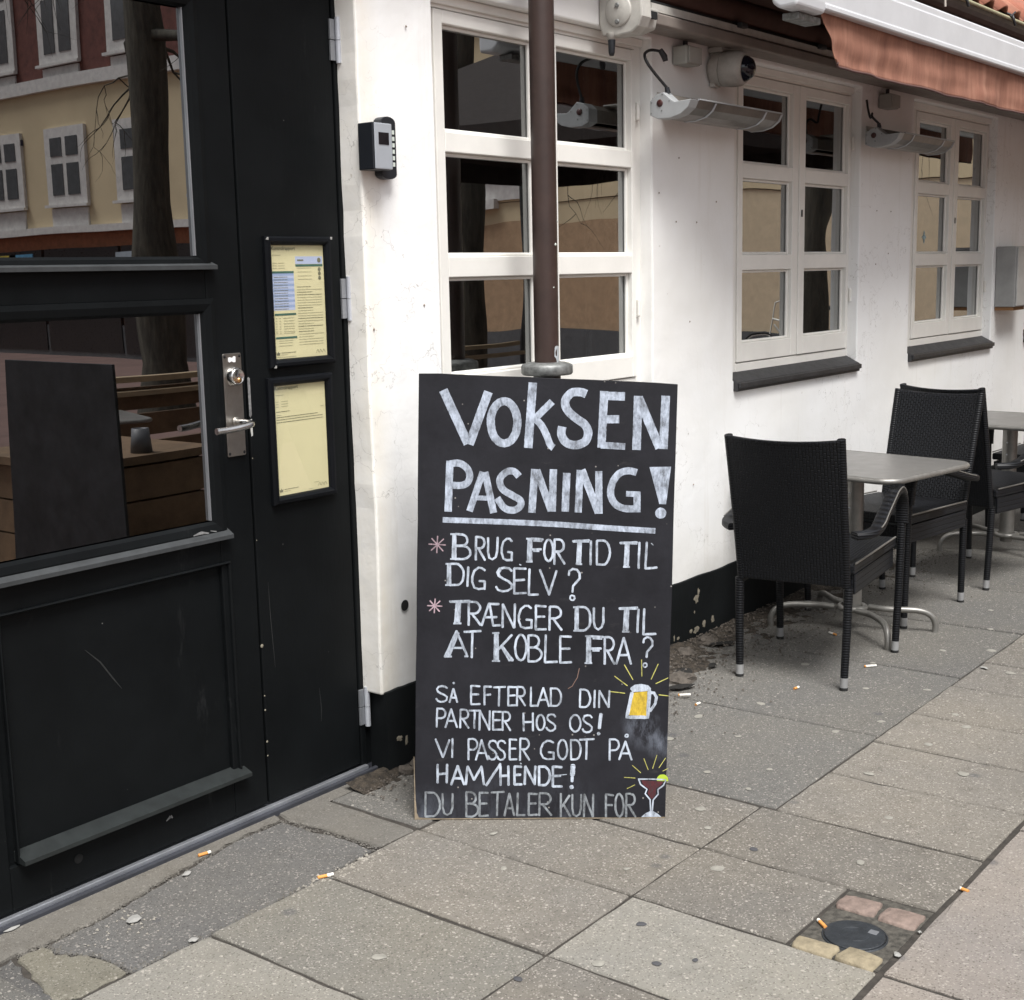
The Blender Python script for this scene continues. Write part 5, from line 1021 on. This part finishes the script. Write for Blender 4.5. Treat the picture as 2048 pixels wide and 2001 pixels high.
G = {'A': [[(0, 1), (.5, 0)], [(.5, 0), (1, 1)], [(.18, .66), (.82, .66)]], 'B': [[(.04, 0), (.04, 1)], bow(.04, 0, .82, .47), bow(.04, .47, 1, 1)], 'D': [[(.04, 0), (.04, 1)], bow(.04, 0, 1, 1)],
 'E': [[(.05, 0), (.05, 1)], [(.05, 0), (.98, .02)], [(.05, .47), (.85, .46)], [(.05, 1), (1, .99)]], 'F': [[(.1, 0), (.1, 1)], [(.1, 0), (1, .03)], [(.1, .47), (.85, .46)]],
 'G': [[(.95, .12), (.75, .02), (.5, 0), (.2, .15), (.04, .42), (.03, .66), (.2, .92), (.5, 1), (.95, .97)], [(.95, 1), (.95, .64)], [(.95, .64), (.58, .62)]], 'H': [[(.05, 0), (.08, 1)], [(.95, 0), (.93, 1)], [(.05, .52), (.95, .5)]],
 'I': [[(.6, 0), (.4, 1)]], 'K': [[(.06, 0), (.06, 1)], [(.95, .08), (.1, .58)], [(.3, .45), (1, .98)]], 'L': [[(.12, 0), (.05, 1)], [(.05, 1), (1, .98)]], 'M': [[(.12, 0), (.02, 1)], [(.12, 0), (.45, .75)], [(.45, .75), (.85, .0)], [(.85, 0), (1, 1)]],
 'N': [[(.06, 0), (.02, 1)], [(.06, 0), (.92, 1)], [(.97, 0), (.92, 1)]], 'O': [arc(.5, .5, .48, .5, -90, 270, 20)], 'P': [[(.06, 0), (.04, 1)], bow(.06, .0, 1, .52)], 'R': [[(.06, 0), (.04, 1)], bow(.06, 0, .95, .5), [(.3, .5), (1, 1)]],
 'S': [SG], 'T': [[(0, .02), (1, 0)], [(.5, 0), (.45, 1)]], 'U': [[(.04, 0), (.05, .65), (.18, .92), (.45, 1), (.78, .9), (.93, .65), (.97, 0)]], 'V': [[(0, 0), (.55, 1)], [(.55, 1), (1, .05)]],
 'Æ': [[(0, 1), (.42, 0)], [(.42, 0), (.62, 1)], [(.2, .62), (.82, .62)], [(.42, .02), (.95, .04)], [(.62, 1), (1, .98)]], '?': [[(.05, .28), (.1, .1), (.4, 0), (.75, .04), (1, .2), (.98, .42), (.7, .6), (.42, .74), (.38, 1)]], '/': [[(1, 0), (0, 1)]]}
SER = {'B': (.12, 1), 'F': (.12, 1), 'T': (.5, 2), 'D': (.12, 1), 'K': (.12, 1), 'A': (.22, 3), 'S': (.5, 4)}
for i, (sz, ch, a, b, c, d) in enumerate(LET):
    a, b, c, d = [Vector(p)/1000 for p in (a, b, c, d)]; wd = sz*.000389*1.05
    def M_(x, y): return tuple((a*(1-x)+b*x)*(1-y) + (c*(1-x)+d*x)*y)
    tgt = MB(); dbl = len(ch) > 1; ch = ch[0]
    jx = lambda: rnd2.uniform(-.015, .015)
    w_px = (b-a).length
    for st in G[ch]:
        s = [(x+jx(), y+jx()*.6) for x, y in st]
        if dbl and ch in 'BDFK' : s = [(.20+x*.80, y) for x, y in s]
        ribbon(tgt, [M_(*p) for p in s], wd, cap=.7, jit=.12)
    if dbl:
        if ch in 'BDFK':
            for y0, y1 in ((0, 1),): ribbon(tgt, [M_(.12, y0), M_(.09, y1)], wd*.9, jit=.12)
            ribbon(tgt, [M_(-.02, 0), M_(.34, .0)], wd*.8); ribbon(tgt, [M_(-.04, 1), M_(.38, 1)], wd*.8)
            ribbon(tgt, [M_(.17, .03), M_(.16, .97)], wd*.95)
            if ch == 'F': ribbon(tgt, [M_(.4, .08), M_(.95, .1)], wd*.9); ribbon(tgt, [M_(.4, .54), M_(.8, .54)], wd*.8)
            if ch == 'K': ribbon(tgt, [M_(.78, .95), M_(1.02, .98)], wd*.9); ribbon(tgt, [M_(.42, .47), M_(.85, 1)], wd*.8)
        elif ch == 'T':
            ribbon(tgt, [M_(.34, .02), M_(.26, 1)], wd); ribbon(tgt, [M_(.42, .05), M_(.36, .95)], wd*.85); ribbon(tgt, [M_(.16, 1), M_(.58, 1)], wd*.8); ribbon(tgt, [M_(0, .05), M_(1, .05)], wd*.8)
        elif ch == 'A':
            ribbon(tgt, [M_(.17, 1), M_(.60, .05)], wd); ribbon(tgt, [M_(.08, 1), M_(.54, .05)], wd*.5); ribbon(tgt, [M_(-.06, 1), M_(.30, 1)], wd*.8); ribbon(tgt, [M_(.86, 1), M_(1.04, .99)], wd*.8)
        elif ch == 'S':
            ribbon(tgt, [M_(x*.92+.10, y*.94+.04) for x, y in SG[3:12]], wd*.8)
    part('letter', tgt, M_chf if i >= NFAINT else M_ch, sb, local=True)
NB = (2, 1, 3, 1, 4, 3, 2, 3, 1, 3, 1, 3, 3, 1)                    # strokes in each big letter; the last one is the underline
def rounded(pts):
    P = [(p[0]/1000, p[1]/1000) for p in pts]
    return [(q.x, q.y) for q in smooth_path([(x, y, 0) for x, y in P], 4)] if 4 < len(P) < 20 else P
k0 = 0
for cnt in NB:
    mbl = MB()
    for wd, pts in BIG[k0:k0+cnt]: ribbon(mbl, rounded(pts), wd/1000, jit=.03)
    k0 += cnt; part('underline' if k0 == len(BIG) else 'letter', mbl, M_chb, sb, local=True)
big = MB()
for pl_ in BIGP:
    kk[0] += 1; d = .0006+(kk[0] % 14)*.00005; big.add([bvec(p[0]/1000, p[1]/1000, d) for p in pl_], [tuple(range(len(pl_)))])
part('exclamation_mark', big, M_chb, sb, local=True)
MT = {'w': M_ch, 'pink': M_pink, 'y': M_yel, 'scratch': M_scr, 'beer': M_beer, 'red': M_wine, 'lime': M_lime}
NMs = {'w': 'chalk_drawing', 'pink': 'asterisk', 'y': 'chalk_rays', 'scratch': 'scratch', 'beer': 'beer_drawing', 'red': 'cocktail_drawing', 'lime': 'lime_drawing'}
acc = {}
for colr, pts in PG:
    kk[0] += 1; acc.setdefault(colr, MB()).add([bvec(p[0]/1000, p[1]/1000, .0004 if colr != 'w' else .0012) for p in pts], [tuple(range(len(pts)))])
for wd, colr, pts in TH:
    tgt = MB(); ribbon(tgt, [(p[0]/1000, p[1]/1000) for p in pts], wd/1000*(.8 if colr == 'y' else 1.1), cap=.6, jit=.1)
    part({'w': 'chalk_stroke', 'pink': 'asterisk_stroke', 'y': 'chalk_ray', 'scratch': 'scratch'}[colr], tgt, MT[colr], sb, local=True)
for k, mb in acc.items(): part(NMs[k], mb, MT[k], sb, local=True)

# ================================================================== TABLES AND CHAIRS
def wicker_chair(label, loc, rz):
    t = root('wicker_armchair', label, 'chair', loc, rz, 'black wicker armchairs at the outdoor tables')
    def b(name, mb, mat, par=t, **k): return part(name, mb, mat, par, local=True, **k)
    # backrest: slightly dished panel from seat rail to head
    nx, nz = 14, 20; mb = MB(); vs = []
    def bx(z): return -.238 - .120*((z-.36)/.525)**1.1
    def hw(z): return .196 + .008*((z-.36)/.525)
    for sgn in (0, 1):
        for j in range(nz+1):
            z = .362 + .523*j/nz
            for i in range(nx+1):
                s = -1+2*i/nx; y = hw(z)*s; dish = -.020*(1-s*s)*(j/nz); zz = z - (.012*(1-s*s) if j == nz else 0)*1.0
                vs.append((bx(z)+dish+(.0 if sgn else -.026), y, zz))
    m = (nx+1)*(nz+1); fs = []
    for j in range(nz):
        for i in range(nx): a = j*(nx+1)+i; fs.append((a, a+nx+1, a+nx+2, a+1)); fs.append((m+a, m+a+1, m+a+nx+2, m+a+nx+1))
    for i in range(nx): fs.append((i, i+1, m+i+1, m+i)); a = nz*(nx+1)+i; fs.append((a, m+a, m+a+1, a+1))
    for j in range(nz): a = j*(nx+1); fs.append((a, m+a, m+a+nx+1, a+nx+1)); a += nx; fs.append((a, a+nx+1, m+a+nx+1, m+a))
    mb.add(vs, fs); b('backrest', mb, M_wick, bevel=.006)
    for s in (-1, 1):
        pp = [(bx(z)-.013, s*(hw(z)-.008), z) for z in (.885, .80, .70, .60, .50, .40, .36)]
        b('back_post', MB().tube(pp, .0150, 10), M_wband)
        leg = b('leg', MB().tube([(-.251, s*.1965, .362), (-.256, s*.194, .20), (-.262, s*.190, .045)], [.0155, .015, .0138], 12), M_wband)
        b('ferrule', MB().tube([(-.262, s*.190, .045), (-.2635, s*.1895, .010)], .0142, 12), M_ferrule, leg); b('foot', MB().tube([(-.2635, s*.1895, .0105), (-.264, s*.1895, 0)], .0150, 12), M_rubber, leg)
        leg = b('leg', MB().tube([(.287, s*.236, .50), (.284, s*.232, .25), (.279, s*.226, .045)], [.0155, .015, .0138], 12), M_wband)
        b('ferrule', MB().tube([(.279, s*.226, .045), (.278, s*.225, .010)], .0142, 12), M_ferrule, leg); b('foot', MB().tube([(.278, s*.225, .0105), (.278, s*.225, 0)], .0150, 12), M_rubber, leg)
        ap = smooth_path([(-.262, s*.215, .545), (-.215, s*.255, .548), (-.15, s*.264, .558), (-.05, s*.256, .584), (.05, s*.248, .610), (.14, s*.241, .631), (.215, s*.238, .632), (.272, s*.237, .590), (.287, s*.236, .50)], 5)
        pf = [(-.023, -.007), (-.018, -.0125), (.018, -.0125), (.023, -.007), (.023, .007), (.018, .0125), (-.018, .0125), (-.023, .007)]
        b('armrest', MB().tube(ap, 1, 8, prof=pf), M_wband)
        ed = [p + Vector((0, s*.021, .0125)) for p in ap[8:-6]]
        b('armrest_piping', MB().tube(ed, .0026, 6), M_tube)
        b('seat_piping', MB().tube([(-.235, s*.214, .4435), (.24, s*.226, .4515)], .0036, 6), M_tube)
    sm = MB().add([(-.245, -.212, .405), (.262, -.224, .413), (.262, .224, .413), (-.245, .212, .405), (-.245, -.212, .440), (.262, -.224, .448), (.262, .224, .448), (-.245, .212, .440)], [(0, 3, 2, 1), (4, 5, 6, 7), (0, 1, 5, 4), (1, 2, 6, 5), (2, 3, 7, 6), (3, 0, 4, 7)])
    b('seat', sm, M_wick, bevel=.007)
    ap = MB().box(-.235, .262, -.214, -.196, .335, .4045).box(-.235, .262, .196, .214, .335, .4045).box(.240, .262, -.1955, .1955, .335, .404)
    b('apron', ap, M_wick, bevel=.003)
    return t
c1 = wicker_chair('nearest black wicker armchair, its back to us at the near side of the first table', (4.478, 2.078, 0), R(7.5))
c2_ = copy_tree(c1); c2_['label'] = 'black wicker armchair facing the first table from its far side, back to back with another'; c2_.location = (5.44, 2.18, 0); c2_.rotation_euler = (0, 0, R(172)); c2_.scale = (1, 1, 1.015)
c3_ = copy_tree(c1); c3_['label'] = 'black wicker armchair at the second table, its back touching the chair before it'; c3_.location = (6.25, 2.07, 0); c3_.rotation_euler = (0, 0, R(-12)); c3_.scale = (1, 1, 1.03)
def table(label, loc, rz):
    t = root('metal_table', label, 'table', loc, rz, 'square grey metal tables outside the cafe')
    def b(name, mb, mat, par=t, **k): return part(name, mb, mat, par, local=True, **k)
    hx, hy, r_ = .300, .345, .075; pts = []
    for cx, cy, a0 in ((hx-r_, hy-r_, 0), (-hx+r_, hy-r_, 90), (-hx+r_, -hy+r_, 180), (hx-r_, -hy+r_, 270)): pts += arc(cx, cy, r_, r_, a0, a0+90, 7)
    b('tabletop', MB().prism(pts, 'z', .660, .676), M_table, bevel=.002)
    ring = [(p[0]*1.0, p[1]*1.0, .666) for p in pts] + [(pts[0][0], pts[0][1], .666)]
    b('table_rim', MB().tube(ring, .0115, 10, caps=False), M_tube)
    b('column', MB().tube([(0, 0, .085), (0, 0, .64)], .036, 24), M_tube); b('top_bracket', MB().box(-.16, .16, -.03, .03, .642, .6595).box(-.03, .03, -.2, -.031, .642, .6595).box(-.03, .03, .031, .2, .642, .6595), M_tube)
    for z in (.50, .56): b('rivet', MB().lathe([(0, -.003), (.004, -.002), (.0045, 0)], (-.0355, 0, z), 'x', 8), M_hinge)
    # base: two bent tubes hugging the column, four feet
    for s in (-1, 1):
        p = [(-.175*1, s*.27, 0), (-.175, s*.27, .035), (-.160, s*.255, .070), (-.125, s*.215, .088), (-.06, s*.12, .090), (-.046*1, s*.050, .090)]
        b('base_leg', MB().tube(smooth_path([Vector(q) for q in p], 5), .0125, 10), M_tube)
        p = [(.175, s*.27, 0), (.175, s*.27, .035), (.160, s*.255, .070), (.125, s*.215, .088), (.06, s*.12, .090), (.046, s*.050, .090)]
        b('base_leg', MB().tube(smooth_path([Vector(q) for q in p], 5), .0125, 10), M_tube)
    rg = arc(0, 0, .050, .050, 0, 360, 24); b('base_ring', MB().tube([(x, y, .090) for x, y in rg], .0125, 10, caps=False), M_tube)
    b('column_foot', MB().tube([(0, 0, .055), (0, 0, .0845)], .030, 20), M_tube)
    return t
t1 = table('nearer grey metal cafe table, between the first two wicker chairs', (5.015, 2.165, 0), R(-9))
t2 = copy_tree(t1); t2['label'] = 'further grey metal cafe table cut off by the right edge of the photo'; t2.location = (6.82, 2.13, 0); t2.rotation_euler = (0, 0, R(-4))
c4 = copy_tree(c1); c4['label'] = 'black wicker armchair on the far side of the second table, outside the right edge'; c4.location = (7.45, 2.12, 0); c4.rotation_euler = (0, 0, R(182))

# ================================================================== ACROSS THE STREET (seen only in the glass)
yb = root('corner_house', 'cream plastered corner house with red brick upper floors, mirrored in the cafe glass', 'building', (17, -10, 0))
M_cream = simple('cream_plaster', (.60, .49, .32), .85, var=.1, vs=.6); M_brick = simple('red_brick', (.13, .045, .035), .85, var=.35, vs=6); M_stone = simple('pale_trim', (.62, .60, .58), .7)
M_shop = simple('brown_shopfront', (.28, .10, .045), .7, var=.2); M_darkpane = simple('dark_window_pane', (.10, .105, .11), .15); M_darkshop = simple('dark_shop_window', (.03, .026, .026), .3)
part('wall', MB().box(17, 26, -26, 4, 2.50, 5.42), M_cream, yb); part('wall', MB().box(17, 26, -26, 4, 5.43, 8.9), M_brick, yb, label='red brick upper floor'); part('wall', MB().box(17.02, 26, -26, -8.5, -.13, 2.49), M_shop, yb, label='brown shopfront base'); part('wall', MB().box(17.02, 26, -8.499, -4.5, -.13, 2.2), simple('dull_brown_render', (.42, .28, .17), .8), yb, label='dull brown base'); part('wall', MB().box(17.02, 26, -4.499, 4, -.13, 2.49), simple('tan_render', (.56, .45, .31), .8, var=.1), yb, label='tan rendered base'); part('wall', MB().box(17.02, 26, -8.499, -4.5, 2.201, 2.49), M_cream, yb)
part('cornice', MB().box(16.88, 17.2, -26, 4.1, 5.30, 5.55), M_stone, yb); part('cornice', MB().box(16.86, 17.2, -26, -8, 2.42, 2.56), M_stone, yb); part('roof', MB().prism([(16.7, 8.9), (26.2, 8.9), (21.5, 11.8)], 'y', -26.2, 4.2), M_brick, yb)
part('plinth', MB().box(16.97, 17.01, -26, -2, -.13, .55), M_darkpane, yb)
def far_window(yc, z0, z1, wd):
    f = part('window', MB().box(16.93, 16.999, yc-wd/2-.16, yc+wd/2+.16, z0-.14, z1+.16), M_stone, yb)
    for s in (-1, 1):
        for (a, b2) in ((z0, z0+(z1-z0)*.58), (z0+(z1-z0)*.63, z1)): part('pane', MB().box(16.915, 16.929, yc+s*wd*.26-wd*.19, yc+s*wd*.26+wd*.19, a+.05, b2-.04), M_darkpane, f)
    part('sill', MB().box(16.86, 16.95, yc-wd/2-.22, yc+wd/2+.22, z0-.20, z0-.145), M_stone, f)
    part('apron_panel', MB().box(16.96, 16.999, yc-wd/2-.1, yc+wd/2+.1, z0-.62, z0-.22), M_stone, f)
for k in range(8):
    yc = -23.6+k*2.28; far_window(yc, 3.15, 4.40, 1.05)
for k in range(11):
    yc = -23.6+k*2.28; far_window(yc, 5.95, 7.9, 1.05)
for k in range(6):
    yc = -24+k*2.6; part('shop_window', MB().box(16.95, 17.015, yc-1.25, yc+1.25, .0, 2.12), M_darkshop, yb)
part('street_name_plate', MB().box(16.95, 16.99, -21.15, -20.6, 4.30, 4.42), simple('dark_plate', (.02, .02, .05), .5), yb)
hb = root('red_brick_house', 'red brick house further along the street, mirrored in the door glass', 'building', (10, -38, 0))
part('wall', MB().box(-6, 16, -44, -38, -.13, 9), M_brick, hb); part('roof', MB().prism([(-44.3, 9), (-37.7, 9), (-41, 12)], 'x', -6.2, 16.2), M_brick, hb)
for k in range(7):
    for z0 in (1.0, 4.2): 
        f = part('window', MB().box(-4+k*2.8, -2.8+k*2.8, -37.999, -37.93, z0, z0+1.9), M_stone, hb); part('pane', MB().box(-3.9+k*2.8, -2.9+k*2.8, -37.929, -37.92, z0+.1, z0+1.8), M_darkpane, f)
def tree(x, y, r_, h, seed, label):
    rr = random.Random(seed); t = root('street_tree', label, 'tree', (x, y, -.1), 0, 'bare street trees mirrored in the glass')
    pts = [Vector((x+.012*math.sin(z*1.7+seed)+.012*rr.uniform(-1, 1), y+.012*math.cos(z*1.3+seed), z-.1)) for z in [h*k/14 for k in range(15)]]
    tr_ = MB().tube(pts, [r_*(1.25 if k == 0 else 1.0-.5*k/14)*(1+rr.uniform(-.10, .10)) for k in range(15)], 12); part('trunk', tr_, M_bark, t)
    br = MB()
    def branch(p, d, L, rad, lev):
        q = [p]; dd = d.copy()
        for k in range(5): dd = (dd + Vector((rr.uniform(-.35, .35), rr.uniform(-.35, .35), rr.uniform(-.30, .15)))).normalized(); q.append(q[-1]+dd*L/5)
        br.tube(q, [rad*(1-.75*k/5) for k in range(6)], 5, caps=False)
        if lev < 3:
            for k in (2, 4, 5): branch(q[k], (dd + Vector((rr.uniform(-1, 1), rr.uniform(-1, 1), rr.uniform(-.8, .4)))).normalized(), L*.6, rad*(1-.75*k/5)*.7+.002, lev+1)
    for k in range(9):
        p = pts[7+int(k*.8)]; a = rr.random()*6.28; branch(p, Vector((math.cos(a), math.sin(a), rr.uniform(-.1, .5))).normalized(), h*.28, r_*.28, 0)
    part('branches', br, M_bark, t)
tree(10.0, -7.42, .27, 8.5, 1, 'thick bare street tree mirrored in the upper door pane')
tree(10.0, -2.85, .17, 8.0, 5, 'slimmer bare street tree mirrored in the first window')
tree(13.0, -.75, .19, 8.0, 9, 'bare street tree mirrored in the second window')
tree(5.5, -14.5, .22, 8.5, 13, 'bare tree further down the street behind the cafe tables')
# unseen dark canopy, added to darken what the top window panes mirror
ps = root('added_parasol', 'large dark brown canopy out of view, added so the top panes mirror dark', 'added_parasol', (8.5, -.5, 0))
cn = MB(); apex = (8.5, -.5, 3.25); rim = [(8.5+1.8*sx, -.5+1.75*sy, 2.36) for sx, sy in ((-1, -1), (1, -1), (1, 1), (-1, 1))]
cn.add([apex]+rim, [(0, 1, 2), (0, 2, 3), (0, 3, 4), (0, 4, 1)]); cn.add([(a, b, c-.16) for a, b, c in rim]+rim, [(0, 1, 5, 4), (1, 2, 6, 5), (2, 3, 7, 6), (3, 0, 4, 7)])
o = part('canopy', cn, simple('dark_parasol_cloth', (.018, .012, .010), .9), ps); so = o.modifiers.new('t', 'SOLIDIFY'); so.thickness = .004
part('pole', MB().tube(smooth_path([(10.6, -2.6, -.1), (10.6, -2.6, 3.0), (10.2, -2.2, 3.5), (8.5, -.5, 3.30), (8.5, -.5, 3.15)], 4), .028, 12), M_sill, ps); part('foot', MB().box(10.2, 11.0, -3.0, -2.2, -.104, -.03), M_rubble, ps)
for r0 in rim: part('rib', MB().tube([(8.5, -.5, 3.2), r0], .010, 6), M_sill, ps)
# second chalkboard and planter bench, standing to the right of the photographer
s2 = root('second_chalkboard', 'dark back of another chalkboard mirrored low in the door glass', 'chalkboard', (3.50, .26, 0))
mb = MB(); mb.prism([(-.26, 0), (.62, 0), (.60, 1.10), (-.20, 1.10)], 'x', 3.49, 3.505); o = part('panel', mb, simple('dusty_blackboard', (.011, .011, .013), .6, var=.9, vs=9), s2, bevel=.002)
bench = root('planter_bench', 'wooden plank planter bench mirrored at the right of the door glass', 'bench', (4.2, -.5, 0))
M_plank = simple('weathered_plank', (.16, .10, .055), .75, var=.3, vs=9)
for k in range(3): part('plank', MB().box(3.75, 4.5, -.10+.001, -.06, .03+k*.175, .195+k*.175), M_plank, bench); part('plank', MB().box(3.75, 3.79, -.95, -.101, .03+k*.175, .195+k*.175), M_plank, bench)
part('bench_top', MB().box(3.70, 4.55, -1.0, -.03, .56, .60), M_plank, bench)
part('bench_body', MB().box(3.80, 4.5, -.95, -.11, 0, .555), M_gap, bench)
for k, z in enumerate((.60, .78, .95)): part('plank', MB().box(4.6, 8.5, -1.66, -1.62, z-.30, z-.16), M_plank, bench)
part('rail', MB().box(4.5, 9.2, -1.66, -1.58, .825, .86).box(4.5, 9.2, -1.60, -1.52, .745, .775), simple('pale_plank', (.36, .27, .17), .7), bench)
pot = thing('ashtray_pot', MB().lathe([(0, 0), (.055, 0), (.042, .12), (.036, .12), (.036, .09), (0, .09)], (4.16, -.14, .602), 'z', 20), simple('grey_pot', (.12, .12, .13), .5), 'tapered grey pot standing on the plank bench, mirrored in the door glass', 'pot')

t3 = copy_tree(t1); t3['label'] = 'grey metal table standing behind the plank bench, mirrored in the door glass'; t3.location = (4.62, -.52-.75, 0); t3.rotation_euler = (0, 0, R(20))
# white bicycle leaning on the far facade
bk = root('bicycle', 'pale old bicycle leaning on the tan wall across the street, mirrored in the second window', 'bicycle', (16.6, -2.6, -.1), 0)
def bt(name, pts, r_, mat): return part(name, MB().tube([(16.6, y, z) for y, z in pts], r_, 6), mat, bk)
M_bk = simple('pale_bike_paint', (.6, .6, .55), .4)
for yc in (-3.12, -2.08):
    rg_ = arc(yc, .235, .33, .33, 0, 360, 28); wl = part('wheel', MB().tube([(16.6, y, z) for y, z in rg_], .018, 6, caps=False), M_rubber, bk); part('rim', MB().tube([(16.6, yc+(y-yc)*.93, .235+(z-.235)*.93) for y, z in rg_], .010, 6, caps=False), M_bk, wl)
bt('frame', [(-3.12, .235), (-2.95, .75), (-2.35, .62), (-2.55, .20), (-2.93, .68)], .016, M_bk); bt('frame', [(-2.55, .20), (-2.08, .235), (-2.37, .68), (-2.55, .20)], .014, M_bk)
bt('handlebar', [(-2.95, .75), (-2.92, .95), (-2.80, .98)], .012, M_bk); bt('seat_post', [(-2.35, .62), (-2.33, .85)], .012, M_bk); bt('saddle', [(-2.43, .87), (-2.22, .88)], .035, M_rubber)

for y_, z_, hx_, c_ in ((-21.6, 1.75, .5, (.45, .36, .06)), (-20.9, 1.75, .45, (.10, .28, .45)), (-19.8, 1.5, .4, (.30, .06, .05)), (-17.2, 1.7, .4, (.35, .40, .45))):
    part('shop_poster', MB().box(16.93, 16.948, y_-hx_, y_+hx_, z_-.45, z_+.3), simple('shop_poster_print', c_, .6), yb)
